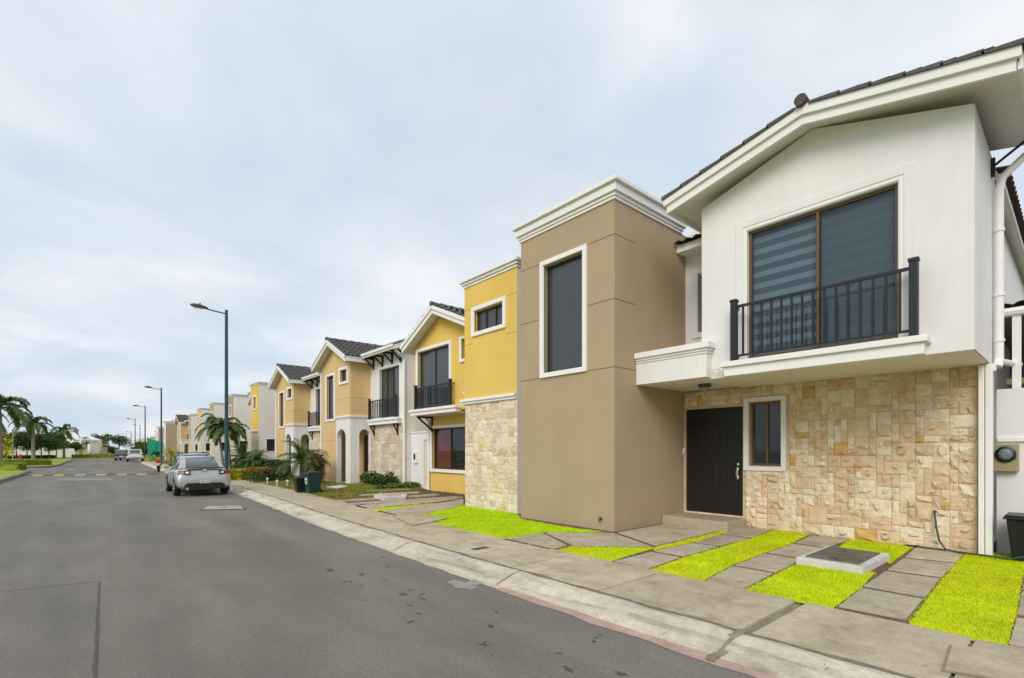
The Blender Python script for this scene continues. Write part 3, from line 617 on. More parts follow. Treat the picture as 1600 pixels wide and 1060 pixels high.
STONES = unit_stones()
def pack(a0, a1, z0, z1, holes, cell, rr):
    """random coursed-rubble layout on a grid snapped to the openings"""
    na = max(1, round((a1 - a0) / cell)); nz = max(1, round((z1 - z0) / cell)); ca = (a1 - a0) / na; cz = (z1 - z0) / nz
    occ = [[any(h[0] - .02 < a0 + (i + .5) * ca < h[1] + .02 and h[2] - .02 < z0 + (j + .5) * cz < h[3] + .02 for h in holes) for i in range(na)] for j in range(nz)]
    out = []
    for j in range(nz):
        for i in range(na):
            if occ[j][i]: continue
            w_, h_ = rr.choices(((2, 2), (2, 1), (3, 2), (1, 1), (1, 2), (2, 3), (3, 1), (3, 3)), (6, 4, 4, 2, 3, 2, 1.2, .8))[0]
            while w_ > 1 and (i + w_ > na or any(occ[j][i + k] for k in range(w_))): w_ -= 1
            while h_ > 1 and (j + h_ > nz or any(occ[j + b][i + k] for b in range(h_) for k in range(w_))): h_ -= 1
            for b in range(h_):
                for k in range(w_): occ[j + b][i + k] = True
            out.append((a0 + i * ca, z0 + j * cz, w_ * ca, h_ * cz))
    return out
def clad(par, plane, a0, a1, z0, z1, holes, cell, m, seed, single=True, depth=.045, most=298):
    rr = random.Random(seed); L0 = pack(a0, a1, z0, z1, holes, cell, rr); org = ORG.get(root_of(par).name, (0, 0, 0)); gap = .0015
    L0.sort(key=lambda s_: -s_[2] * s_[3]); rest = MB()
    for k, (a, z, w_, h_) in enumerate(L0):
        me, q = rr.choice(STONES); dd = depth * rr.uniform(.7, 1.35)
        if single and k < most:
            if not me.materials: me.materials.append(m)
            o = bpy.data.objects.new('stone', me); C.objects.link(o); o.parent = par; o.location = (plane - org[0], a + gap - org[1], z + gap - org[2]); o.scale = (dd, w_ - 2 * gap, h_ - 2 * gap)
            if me.materials[0] != m: o.material_slots[0].link = 'OBJECT'; o.material_slots[0].material = m
        else: rest.add([(plane + x * dd, a + gap + y * (w_ - 2 * gap), z + gap + v * (h_ - 2 * gap)) for x, y, v in q.v], q.f)
    if rest.f: rest.build('stone_facing', m if not single else m, par, kind='stuff')
STONEA = stonemat('sandstone', [(0, (.70, .525, .345)), (.18, (.765, .605, .42)), (.40, (.72, .545, .36)), (.58, (.79, .665, .50)), (.74, (.68, .505, .33)), (.86, (.81, .70, .54)), (.965, (.66, .41, .15))], .15)
STONEB = stonemat('pale_stone', [(0, (.68, .565, .42)), (.2, (.75, .645, .495)), (.42, (.70, .585, .44)), (.6, (.78, .685, .54)), (.78, (.63, .515, .375)), (.92, (.72, .565, .31))], .14)
STONEC = stonemat('pale_stone_far', [(0, (.58, .49, .37)), (.2, (.66, .58, .45)), (.42, (.60, .51, .39)), (.6, (.71, .63, .51)), (.78, (.52, .43, .32)), (.92, (.62, .49, .28))], .14, island=True)
def tiles(mb, O, U, D, lu, lv, pu=.235, cv=.38, lift=.035, hb=.055):
    """barrel tiles over a roof slope: O at ridge, U along ridge, D down the slope"""
    O = Vector(O); U = Vector(U).normalized(); D = Vector(D).normalized(); Nn = U.cross(D); Nn = Nn if Nn.z > 0 else -Nn
    nu = max(1, round(lu / pu)); pu = lu / nu; nv = max(1, round(lv / cv)); cv = lv / nv; K = 4
    prof = [(k / K, hb * math.sin(math.pi * min(1, max(0, (k / K)) )) ** .8 if 0 < k < K else 0.0) for k in range(K + 1)]
    for j in range(nv):
        b = len(mb.v); cols = nu * K + 1
        for r in range(2):
            off = (j + r * 1.06) * cv; hl = lift * r
            for i in range(cols):
                f, hh = prof[i % K] if i < cols - 1 else prof[K]
                mb.v.append(tuple(O + U * ((i // K + (i % K) / K) * pu) + D * off + Nn * (hl + hh)))
        for i in range(cols - 1): mb.f.append((b + i, b + i + 1, b + cols + i + 1, b + cols + i))
    return mb
def gable(par, sc, sl, sr, zr, pl, pr_, t0, t1, m=TILE, th=.16, fas=(.30, .13), verge=0, ridge=True):
    """gable roof, ridge along t at s=sc; sl/sr = eave positions (left = larger s)"""
    zl = zr - pl * (sl - sc); zR = zr - pr_ * (sc - sr)
    body = MB().prismf('x', t0 + .05, [(sr, zR - th), (sc, zr - th), (sl, zl - th), (sl, zl), (sc, zr), (sr, zR)], 0, -(t1 - t0 - .05))
    rf = body.build('roof', SOFFIT, par)
    f1, f2 = fas; q = MB(); k1 = .02
    q.prismf('x', t0 + .048, [(sr + k1, zR - f1), (sc, zr - f1), (sl - k1, zl - f1), (sl - k1, zl - .01), (sc, zr - .01), (sr + k1, zR - .01)], 0, .05)
    q.prismf('x', t0, [(sr - .03, zR - f2), (sc, zr - f2), (sl + .03, zl - f2), (sl + .03, zl + .015), (sc, zr + .015), (sr - .03, zR + .015)], 0, .05)
    for (s_, z_, sg) in ((sl, zl, 1), (sr, zR, -1)):
        q.box(t0 + .05, t1, min(s_ - .01 * sg, s_ + .035 * sg), max(s_ - .01 * sg, s_ + .035 * sg), z_ - f1 + .03, z_ + .01)
    q.build('fascia', TRIM, rf)
    tl = MB(); Dl = (0, 1, -pl); Dr = (0, -1, -pr_)
    ll = math.hypot(sl - sc, zr - zl) + .10; lr = math.hypot(sc - sr, zr - zR) + .10
    tiles(tl, (t0 - .03, sc, zr + .035), (1, 0, 0), Dl, t1 - t0, ll); tiles(tl, (t0 - .03, sc, zr + .035), (1, 0, 0), Dr, t1 - t0, lr)
    tl.build('roof_tiles', m, rf, fixn=False, kind='stuff')
    if ridge:
        rt = MB(); n = max(2, int((t1 - t0) / .4))
        for i in range(n):
            a = t0 - .06 + i * (t1 - t0) / n; rt.tube([(a, sc, zr + .06), (a + (t1 - t0) / n * 1.05, sc, zr + .045)], [.095, .08], 8)
        rt.build('ridge_tiles', m, rf, smooth=False)
    return rf
def railing(par, face, plane, a0, a1, zb, zt, n, m=BLACK, ret=0):
    r = MB(); r.fbox(face, plane, a0, a1, zt - .16, zt - .115, -.018, .018).fbox(face, plane, a0, a1, zb + .07, zb + .105, -.016, .016)
    rl = r.build('railing', m, par)
    for a in (a0, a1):
        q = MB(); q.fbox(face, plane, a - .05, a + .05, zb, zt - .02, -.045, .045); q.fbox(face, plane, a - .06, a + .06, zt - .055, zt - .02 + .012, -.055, .055); q.build('railing_post', m, rl, bev=.004)
    for i in range(n):
        a = a0 + (a1 - a0) * (i + 1) / (n + 1); MB().fbox(face, plane, a - .016, a + .016, zb + .10, zt - .155, -.012, .012).build('baluster', m, rl)
    for a in (a0, a1):
        q = MB()
        x0_, x1_ = plane, plane + max(ret, .18)
        q.box(x0_, x1_, a - .012, a + .012, zt - .155, zt - .12).box(x0_, x1_, a - .012, a + .012, zb + .075, zb + .10); q.build('railing_return', m, rl)
    return rl
def pipe(par, pts, r=.05, m=TRIM, n=8, name='drainpipe', clips=()):
    q = MB(); q.tube(pts, r, n)
    for c in clips: q.lathe([(r * 1.25, -.02), (r * 1.25, .02)], c, n)
    return q.build(name, m, par, smooth=False)
# ------------------------------------------------------------------ house 1 (white, taupe tower, stone ground floor)
H1 = thing('white_house', (10.5, 4.5, 0), 'white gabled house with taupe tower, sandstone ground floor and black balcony railing', 'house')
TS, WS = 10.55, 8.85
door_h = (4.74, 6.07, .20, 2.54); win_h = (3.97, 4.60, 1.28, 2.60)
MB().panel('x', TS, 1.0, 6.2, -.1, 3.0, [(*door_h, .14), (*win_h, .14)], .25).build('ground_floor_wall', mat('mortar_tan', (.62, .475, .32), .9, .15, 8, .3, 60), H1)
clad(H1, TS, 1.10, 6.08, -.02, 2.93, [door_h, (3.86, 4.71, 1.17, 2.71)], .108, STONEA, 11, depth=.06)
d = MB().fbox('x', TS, door_h[0] + .02, door_h[1], door_h[2], door_h[3], -.11, -.06).build('door', DOORB, H1)
for k in range(8):
    a = door_h[0] + .05 + k * .16; MB().fbox('x', TS, a, a + .145, door_h[2] + .03, door_h[3] - .03, -.06, -.055).build('door_plank', DOORB, d)
q = MB(); q.lathe([(.028, 0), (.028, .012), (.016, .014), (.016, .03)], (0, 0, 0), 12, 'x'); q.v = [(TS + .048 - v[0], v[1] + 4.86, v[2] + 1.30) for v in q.v]
q.box(TS + .02, TS + .05, 4.838, 4.882, .98, 1.24); q.tube([(TS + .03, 4.86, 1.20), (TS - .03, 4.86, 1.18), (TS - .035, 4.86, 1.05), (TS + .03, 4.86, 1.02)], .012, 6); q.build('door_handle', CHROME, d)
w1 = window(H1, 'x', TS, *win_h, trim=.10, td=.07, mull=(4.28,), frm=BRONZE, glass=GLASS)
# door step
st = MB().box(9.60, 10.46, 4.62, 6.08, -.03, .18).build('door_step', TERRA, H1, bev=.012)
# upper box
UB = (.95, 4.75); UZ = 2.93; WIN = (1.76, 3.90, 3.22, 5.47)
u = MB(); u.panel('x', WS, UB[0], UB[1], UZ, 6.16, [(*WIN, .35)], .35)
u.prismf('x', WS, [(UB[0], 6.16), (UB[1], 6.16), (2.86, 6.76)], 0, -.35)
u.panel('y', UB[0], WS + .002, 11.2, UZ, 6.16, [], .2); u.panel('Y', UB[1], WS + .002, 10.9, UZ, 6.16, [], .2)
u.build('upper_wall', WHITE, H1)
MB().box(WS + .012, TS + .2, UB[0] + .012, UB[1] - .012, UZ - .006, UZ + .12).build('soffit', SOFFIT, H1)
W = window(H1, 'x', WS, *WIN, trim=.07, td=.012, fr=.045, mull=(2.81,), glass=GLASSB, frm=BRONZE, rec=.07)
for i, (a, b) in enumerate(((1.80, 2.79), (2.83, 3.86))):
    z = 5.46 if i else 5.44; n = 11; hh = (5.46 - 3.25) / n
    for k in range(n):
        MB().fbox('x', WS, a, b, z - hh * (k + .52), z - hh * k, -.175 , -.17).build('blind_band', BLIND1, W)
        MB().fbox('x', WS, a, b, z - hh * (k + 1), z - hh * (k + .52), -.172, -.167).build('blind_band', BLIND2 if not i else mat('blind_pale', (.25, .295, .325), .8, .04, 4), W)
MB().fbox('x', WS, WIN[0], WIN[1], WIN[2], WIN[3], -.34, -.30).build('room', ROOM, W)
q = MB(); q.fbox('x', WS, WIN[0] - .20, WIN[0] - .07, WIN[2] - .04, WIN[3] + .20, -.01, .022).fbox('x', WS, WIN[1] + .07, WIN[1] + .20, WIN[2] - .04, WIN[3] + .20, -.01, .022).fbox('x', WS, WIN[0] - .07, WIN[1] + .07, WIN[3] + .07, WIN[3] + .20, -.01, .022)
q.build('window_surround', WHITE, W, bev=.006)
# balcony
q = MB(); q.box(8.60, WS + .02, 1.43, 4.20, UZ - .018, 3.075).box(8.55, WS + .01, 1.385, 4.26, 3.075, 3.165); bl = q.build('balcony_slab', TRIM, H1, bev=.008)
railing(bl, 'x', 8.63, 1.54, 4.03, 3.165, 4.25, 15)
# canopy over the door
q = MB(); q.box(8.67, TS - .01, 4.755, 6.095, 2.96, 3.40).box(8.67, 8.845, 4.56, 4.753, 2.96, 3.40); cn = q.build('canopy', WHITE, H1)
q = MB()
for o, a, b in ((.02, 3.395, 3.44), (.045, 3.44, 3.49), (.085, 3.49, 3.60)): q.box(8.67 - o, 8.84, 4.56 - o, 6.09, a, b).box(8.845, TS - .02, 4.757, 6.09, a, b)
q.build('cornice', TRIM, cn, bev=.006)
q = MB(); q.lathe([(.13, 0), (.125, -.05), (.10, -.06)], (9.62, 5.10, 2.955), 18); lm = q.build('ceiling_lamp', STEEL, H1, smooth=False)
q = MB(); q.lathe([(.10, -.06), (.085, -.11), (.05, -.145), (.02, -.16), (.012, -.20)], (9.62, 5.10, 2.955), 18); q.build('lamp_glass', mat('lamp_bowl', (.30, .27, .22), .3), lm, smooth=True)
q = MB(); q.tube([(8.80, 4.50, 3.10), (8.70, 4.46, 3.10), (8.70, 4.40, 3.09), (8.80, 4.37, 3.085)], .014, 6); q.build('drain_spout', TRIM, H1)
# wall between tower and box
q = MB(); q.panel('x', 10.62, 4.6, 6.2, 3.0, 6.3, [(4.95, 5.78, 4.30, 5.62, .14)], .25); q.build('recess_wall', WHITE, H1)
window(H1, 'x', 10.62, 4.95, 5.78, 4.30, 5.62, trim=.13, td=.05, frm=DARKFR, glass=GLASS)
q = MB(); q.box(10.22, 10.62, 4.76, 6.09, 6.10, 6.26); rf = q.build('eave', TRIM, H1); q = MB(); tiles(q, (11.2, 6.09, 6.62), (0, -1, 0), (-1, 0, -.36), 1.33, 1.15); q.build('roof_tiles', TILE, rf, fixn=False, kind='stuff')
# tower
TW = (7.95, 10.9, 6.10, 8.88)
WT = (6.92, 8.08, 3.37, 5.80); gz = (3.26, 4.62, 5.90); hl = [(*WT, .14)]
hl += [(a, b, z - .007, z + .007, .02) for z in gz[1:2] for a, b in ((6.10, 6.80), (8.20, 8.88))] + [(6.10, 6.80, 3.253, 3.267, .02), (8.20, 8.88, 3.253, 3.267, .02), (6.10, 6.80, 5.893, 5.907, .02), (8.20, 8.88, 5.893, 5.907, .02)]
q = MB(); q.panel('x', TW[0], TW[2], TW[3], -.1, 6.60, hl, .3)
q.panel('y', TW[2], TW[0] + .001, TW[1], -.1, 6.60, [(TW[0] + .001, 8.66, z - .007, z + .007, .02) for z in gz], .25); q.panel('Y', TW[3], TW[0] + .001, TW[1], -.1, 6.60, [], .2)
q.box(TW[0] + .25, TW[1], TW[2] + .2, TW[3] - .2, 6.45, 6.59)
tw = q.build('tower', TAUPE, H1)
window(H1, 'x', TW[0], *WT, trim=.115, td=.05, fr=.035, glass=GLASS2, frm=DARKFR, rec=.10)
cornice(H1, (TW[0], TW[1] - .5, TW[2], TW[3]), 6.585, 6.965, (.03, .055, .10, .16), shape=(.06, .07, .17, .08))
MB().box(10.50, 10.58, 6.075, 6.098, 1.51, 1.65).build('doorbell', TRIM, H1)
q = MB(); q.tube([(7.97, 6.425, .20), (7.88, 6.425, .20), (7.86, 6.425, .17)], .018, 8); q.lathe([(.035, -.012), (.035, .012)], (7.90, 6.425, .235), 10); q.build('tap', STEEL, H1)
# main body behind
q = MB(); q.panel('y', 1.05, 11.2, 19.0, -.1, 6.0, [], .25); q.panel('Y', 8.7, 10.9, 19, -.1, 5.75, [], .25); q.box(18.8, 19, 1.4, 8.5, -.1, 5.75)
q.build('rear_wall', WHITE, H1)
for y, z in ((11.9, 4.25), (13.4, 4.0)):
    pass
gable(H1, 2.86, 5.24, .52, 6.925, .222, .222, 8.42, 10.9, TILE, .15, (.27, .135))
# individual verge tiles of the front gable
vt = MB(); 
for sgn, sc0 in ((1, 2.86), (-1, 2.86)):
    for k in range(6):
        a = .10 + k * .385; b = a + .41
        if a > 2.25: break
        q = MB(); P = []
        for f, lf in ((a, .012), (b, .042)):
            s_ = sc0 + sgn * f; z_ = 6.925 + .015 - .222 * f
            P += [(8.34, s_, z_ - .02), (8.34, s_, z_ + lf), (8.46, s_, z_ + lf + .02), (8.58, s_, z_ + lf), (8.58, s_, z_ - .02)]
        q.add(P, [(0, 1, 6, 5), (1, 2, 7, 6), (2, 3, 8, 7), (3, 4, 9, 8), (0, 4, 3, 2, 1), (5, 6, 7, 8, 9), (0, 5, 9, 4)]); q.build('verge_tile', TILE, H1)
q = MB(); q.tube([(8.30, 2.86, 6.985), (8.75, 2.86, 6.975)], [.09, .08], 10); q.build('ridge_cap', TILEB, H1)
# rear roof eave of the side wing
q = MB(); q.prismf('x', 11.0, [(.92, 5.92), (4.9, 7.1), (9.1, 5.6), (9.1, 5.75), (4.9, 7.25), (.92, 6.05)], 0, -8.2); rr_ = q.build('rear_roof', SOFFIT, H1)
q = MB(); q2 = math.hypot(3.98, 1.2); tiles(q, (11.0, 4.9, 7.27), (1, 0, 0), (0, -3.98, -1.2), 8.2, q2 + .1); q.build('roof_tiles', TILEB, rr_, fixn=False, kind='stuff')
q = MB(); q.tube([(11.0, .90, 5.95), (19.2, .90, 5.93)], .05, 8); q.build('gutter', TRIM, rr_)
# drainpipes at the right corner
q = MB(); q.box(10.36, 10.5, 1.005, 1.075, -.02, 2.90).box(10.36, 10.5, .915, .998, -.02, 2.90); q.build('drainpipe', TRIM, H1, bev=.012)
q = MB(); q.box(10.38, 10.48, .88, 1.07, 2.80, 2.915); q.build('pipe_head', TRIM, H1, bev=.01)
pipe(H1, [(10.9, .60, 6.12), (10.75, .84, 5.82), (10.70, .87, 5.62), (10.70, .87, 3.02), (10.62, .88, 2.88)], .055, TRIM, 10, clips=[(10.70, .87, 5.0), (10.70, .87, 4.0), (10.70, .87, 3.3)])
q = MB(); q.bar((10.55, .93, 5.95), (10.55, .45, 6.28), .03, .03).box(10.52, 10.58, .90, .948, 5.80, 6.08); q.build('eave_bracket', BLACK, H1)
pipe(H1, [(11.4, .70, 2.98), (10.75, .86, 2.98)], .05, TRIM, 8)
# hose
hs = MB(); hs.tube([(10.50, 1.60, .60), (10.44, 1.60, .62), (10.41, 1.59, .55), (10.40, 1.57, .35), (10.38, 1.53, .15), (10.34, 1.45, .03), (10.28, 1.30, .018), (10.26, 1.10, .018), (10.25, .9, .018), (10.16, .72, .018), (10.22, .6, .06), (10.2, .45, .09)], .014, 7)
hs.tube([(10.34, 1.45, .02), (10.36, 1.7, .018), (10.40, 1.95, .018)], .014, 7); tag(hs.build('garden_hose', mat('hose_green', (.02, .075, .05), .45), smooth=True), 'dark green garden hose hanging from a tap on the stone wall', 'hose')
# small tap stub
q = MB(); q.lathe([(.022, -.02), (.022, .05)], (10.47, 1.60, .60), 8, 'x'); q.build('hose_tap', STEEL, H1)
# ------------------------------------------------------------------ service wall beside house 1 with meter, porch behind
SWL = thing('service_wall', (10.95, .2, 0), 'white service wall with ledge joining the white house at its drainpipes', 'wall')
q = MB(); q.panel('x', 10.90, -3.2, .915, -.1, 2.56, [], .2, True); q.build('wall_face', WHITE, SWL); q = MB(); q.box(10.86, 10.93, -3.2, .91, 1.735, 1.80); q.build('ledge', TRIM, SWL, bev=.006)
mt = thing('electricity_meter', (10.88, .80, 1.2), 'khaki electricity meter box with round glass on the white service wall', 'meter')
KH = mat('khaki_paint', (.33, .29, .15), .6, .06, 4)
MB().box(10.78, 10.90, .665, .945, 1.27, 1.70).build('meter_case', KH, mt, bev=.012)
q = MB(); q.lathe([(.125, .0), (.125, .03), (.095, .045)], (0, 0, 0), 24, 'x'); q.v = [(10.78 - v[0], .805 + v[1] * .95, 1.54 + v[2]) for v in q.v]; q.build('meter_ring', BLACK, mt)
q = MB(); q.lathe([(.09, .0), (.085, .03), (.05, .05), (.01, .055)], (0, 0, 0), 20, 'x'); q.v = [(10.737 - v[0] * .6, .805 + v[1] * .95, 1.54 + v[2]) for v in q.v]; q.build('meter_glass', mat('meter_glass', (.16, .19, .21), .08), mt, smooth=True)
MB().box(10.765, 10.785, .685, .70, 1.47, 1.485).build('meter_lock', STEEL, mt)
bn = thing('black_bin', (10.35, .50, -.02), 'black plastic bin with lid standing against the white service wall', 'bin')
def taper(mb, cx, cy, z0, z1, a0, a1, b0, b1):
    mb.add([(cx + i * (a0 if z == z0 else a1), cy + j * (b0 if z == z0 else b1), z) for z in (z0, z1) for i, j in ((-1, -1), (1, -1), (1, 1), (-1, 1))], [(0, 3, 2, 1), (4, 5, 6, 7), (0, 1, 5, 4), (1, 2, 6, 5), (2, 3, 7, 6), (3, 0, 4, 7)]); return mb
BP = mat('black_plastic', (.012, .012, .013), .38, .1, 5)
taper(MB(), 10.42, .50, -.02, .60, .20, .25, .20, .26).build('bin_body', BP, bn, bev=.03)
q = MB(); q.box(10.14, 10.70, .21, .79, .595, .63).box(10.16, 10.68, .23, .77, .63, .66); q.build('bin_lid', BP, bn, bev=.012); q = MB(); q.box(10.10, 10.16, .38, .62, .61, .64); q.build('bin_handle', BP, bn)
pc = thing('porch', (13, -.5, 0), 'shaded patio with tiled roof edge and white frame behind the service wall', 'porch')
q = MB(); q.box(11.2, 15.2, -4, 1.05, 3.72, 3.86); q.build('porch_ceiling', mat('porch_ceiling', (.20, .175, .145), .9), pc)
q = MB(); q.tube([(11.15, -4, 3.80), (11.15, .86, 3.80)], .07, 8); q.build('porch_gutter', TRIM, pc)
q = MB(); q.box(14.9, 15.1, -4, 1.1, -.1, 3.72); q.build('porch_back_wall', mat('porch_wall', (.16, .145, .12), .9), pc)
q = MB(); q.box(11.15, 11.25, .66, .76, 2.5, 3.76); q.build('porch_post', TRIM, pc)
q = MB(); q.box(12.2, 12.6, -1.5, .9, 2.75, 2.85).box(12.3, 12.4, .5, .6, 2.4, 2.75); q.build('porch_beam', KH, pc)
q = MB(); tiles(q, (15.2, -4, 4.6), (0, 1, 0), (-1, 0, -.18), 5.0, 4.1); q.build('roof_tiles', TILEB, pc, fixn=False, kind='stuff')
acg = [( 12.2, 4.55), (12.9, 4.05)]
for i, (x, z) in enumerate(acg):
    l_ = thing('wall_light', (x, 1.13, z), ('upper' if i == 0 else 'lower') + ' grey hooded light on the white side wall behind the drainpipe', 'wall light')
    q = MB(); q.box(x - .09, x + .09, .98, 1.16, z, z + .16); q.build('light_hood', mat('hood_grey', (.12, .12, .12), .6), l_, bev=.01); q = MB(); q.box(x - .03, x + .03, 1.05, 1.16, z - .35, z); q.build('light_stem', STEEL, l_)
# ------------------------------------------------------------------ tower-and-gable house type (house 2 and the row behind)
def tower_house(loc, label, col, single=False, far=0, side_win=False, dish=False, zs=1.0):
    X, Y = loc[0], loc[1]; H = thing('yellow_house' if col is YELLOW else 'row_house', (X + 2, Y + 3.9, 0), label, 'house')
    tx = lambda v: X + v
    ty = lambda v: Y + v
    hz = 6.27
    q = MB()
    WT = (ty(.55), ty(1.80), 4.92, 5.50) if not far else (ty(.75), ty(1.45), 4.62, 5.45)
    grv = [(ty(.0), WT[0] - .12, z - .006, z + .006, .018) for z in (4.62, 5.62)] + [(WT[1] + .12, ty(2.3), z - .006, z + .006, .018) for z in (4.62, 5.62)] if not far else []
    q.panel('x', X, ty(.0), ty(2.3), 3.0, hz, [(*WT, .12)] + grv, .25); q.panel('Y', ty(2.3), tx(.002), tx(2.3), 2.9, hz, [], .2); q.build('tower_wall', col, H)
    q = MB(); q.panel('x', X + .03, ty(.0), ty(2.3), -.1, 3.0, [], .2).panel('Y', ty(2.3) - .02, tx(.03), tx(2.3), -.1, 3.0, [], .2); q.build('tower_base', mat('mortar_pale', (.47, .40, .31), .9, .12, 8, .3, 60), H)
    clad(H, X + .03, ty(.0), ty(2.29), -.03, 2.92, [], .125 if single else .2, STONEB if single else STONEC, int(Y * 10), single, .03)
    q = MB(); q.box(tx(-.05), tx(.3), ty(.008), ty(2.36), 2.92, 2.99).box(tx(-.10), tx(.3), ty(.008), ty(2.40), 2.99, 3.06); q.build('string_course', TRIM, H)
    window(H, 'x', X, *WT, trim=.12, td=.05, mull=(WT[0] + .42, WT[0] + .84) if not far else (), glass=GLASS2, frm=DARKFR)
    cornice(H, (tx(0), tx(2.6), ty(0.004), ty(2.3)), hz - .01, hz + .20, (.03, .07, .12))
    q = MB(); sh = [(tx(.5), tx(1.05), 1.55, 2.4, .12)] if side_win else []
    q.panel('y', Y, tx(.004), tx(8.5), -.1, hz - .004, sh, .22); q.build('side_wall', WHITE, H)
    q = MB(); q.box(tx(2.75), tx(8.5), ty(-.04), ty(.25), hz - .0, hz + .10); q.build('parapet_cap', TRIM, H)
    if side_win:
        window(H, 'y', Y, tx(.5), tx(1.05), 1.55, 2.4, trim=.05, td=.03, mull=(tx(.78),), glass=GLASS, frm=DARKFR)
    # gable part
    gx = tx(1.45); UW = (ty(5.25), ty(7.42), 3.2, 5.36); SW = (ty(3.75), ty(4.5), 4.72, 5.38)
    q = MB(); q.panel('x', gx, ty(2.1), ty(7.7), 2.95, 5.55, [(*UW, .13), (*SW, .13)], .25); q.prismf('x', gx, [(ty(3.6), 5.55), (ty(7.7), 5.55), (ty(5.72), 6.52)], 0, -.25); q.box(gx + .02, tx(8), ty(2.2), ty(3.6), 5.4, 5.55); q.panel('Y', ty(7.7), gx + .002, tx(8), 2.95, 5.55, [], .2); q.build('upper_wall', col, H)
    window(H, 'x', gx, *UW, trim=.13, td=.05, mull=(ty(6.32),), glass=GLASS2, frm=DARKFR)
    window(H, 'x', gx, *SW, trim=.11, td=.05, glass=GLASS, frm=DARKFR)
    lx = tx(2.2); LW = (ty(5.05), ty(7.62), .87, 2.46)
    q = MB(); q.panel('x', lx, ty(2.1), ty(7.9), -.1, 2.95, [(*LW, .40)], .42); q.panel('Y', ty(7.9), lx + .002, tx(8), -.1, 2.95, [], .2); q.build('ground_floor_wall', col, H)
    Wl = window(H, 'x', lx, *LW, trim=.12, td=.05, mull=(ty(6.42),), glass=GLASSR if single else GLASS, frm=DARKFR, sill=.03)
    if single:
        c = MB(); n = 26
        for i in range(n):
            a, b = ty(6.42) + i * 1.2 / n, ty(6.42) + (i + 1) * 1.2 / n; o = .03 * math.sin(i * 1.9); o2 = .03 * math.sin((i + 1) * 1.9); c.quad((lx + .20 + o, a, .88), (lx + .20 + o2, b, .88), (lx + .20 + o2, b, 2.45), (lx + .20 + o, a, 2.45))
        c.build('curtain', CURTAIN, Wl)
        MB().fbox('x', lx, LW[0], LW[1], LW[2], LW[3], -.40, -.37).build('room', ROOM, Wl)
    MB().box(gx, lx + .2, ty(2.2), ty(7.7), 2.945, 3.0).build('soffit', SOFFIT, H)
    q = MB(); q.box(tx(1.22), gx + .02, ty(4.55), ty(7.62), 2.93, 3.06).box(tx(1.17), gx + .01, ty(4.50), ty(7.68), 3.06, 3.15); bl = q.build('balcony_slab', TRIM, H)
    railing(bl, 'x', tx(1.25), ty(4.92), ty(7.28), 3.15, 4.08, 15)
    q = MB(); q.bar((tx(1.5), ty(7.6), 2.90), (tx(2.18), ty(7.6), 2.90), .07, .07).bar((tx(2.17), ty(7.6), 2.92), (tx(2.17), ty(7.6), 2.35), .07, .07).bar((tx(1.55), ty(7.6), 2.88), (tx(2.15), ty(7.6), 2.42), .06, .06); q.build('bracket', BLACK, H)
    gable(H, ty(5.72), ty(7.98), ty(2.35), 6.74, .49, .42, tx(1.02), tx(8), TILE, .15, (.27, .12))
    q = MB(); q.box(tx(2.6), tx(8.5), ty(.3), ty(2.6), hz - .4, hz - .3); rf = q.build('flat_roof', SOFFIT, H); q = MB(); tiles(q, (tx(3.0), ty(1.4), hz + .55), (1, 0, 0), (0, -1.1, -.5), 5, 1.2); tiles(q, (tx(3.0), ty(1.4), hz + .55), (1, 0, 0), (0, 1.1, -.5), 5, 1.2); q.build('roof_tiles', TILE, rf, fixn=False, kind='stuff')
    if single:
        pipe(H, [(tx(1.9), ty(7.6), 2.86), (tx(2.12), ty(7.78), 2.78), (tx(2.12), ty(7.78), .02)], .05, TRIM, 8)
        q = MB()
        for i, (w_, z) in enumerate(((.10, 3.07), (.16, 3.14), (.26, 3.20), (.34, 3.27))): q.box(tx(.55) - w_, tx(.55) + w_ * .3, ty(2.3), ty(2.32 + w_), z + .002, z + .06)
        q.build('moulding_end', TRIM, H)
    if dish:
        q = MB(); q.lathe([(.02, .0), (.2, .04), (.34, .11), (.40, .18)], (0, 0, 0), 16, 'y'); q.v = [(tx(1.3) + a, ty(7.7) - b, 6.15 + c_) for a, b, c_ in q.v]; q.tube([(tx(1.3), ty(7.75), 5.9), (tx(1.3), ty(7.75), 6.15)], .025, 6); q.build('satellite_dish', mat('dish_grey', (.45, .45, .46), .5), H)
    return H
tower_house((8.30, 9.42), 'mustard yellow house with stone-faced tower base and red curtain in lower window', YELLOW, single=True)
tower_house((9.32, 38.2), 'yellow fronted row house with white side wall and satellite dish by gable', YELLOW, far=1, side_win=True, dish=True)
tower_house((9.65, 47.9), 'taupe fronted row house with white side wall behind the date palms', TAUPE, far=1, side_win=True)
tower_house((9.86, 57.5), 'olive fronted row house with white side wall behind the twin palms', OLIVE, far=1, side_win=True)
tower_house((10.0, 66.0), 'yellow fronted row house with white side wall beyond the olive one', YELLOW, far=1, side_win=True)
tower_house((10.7, 78.0), 'taupe fronted row house with white side wall beyond the second yellow one', TAUPE, far=1, side_win=True)
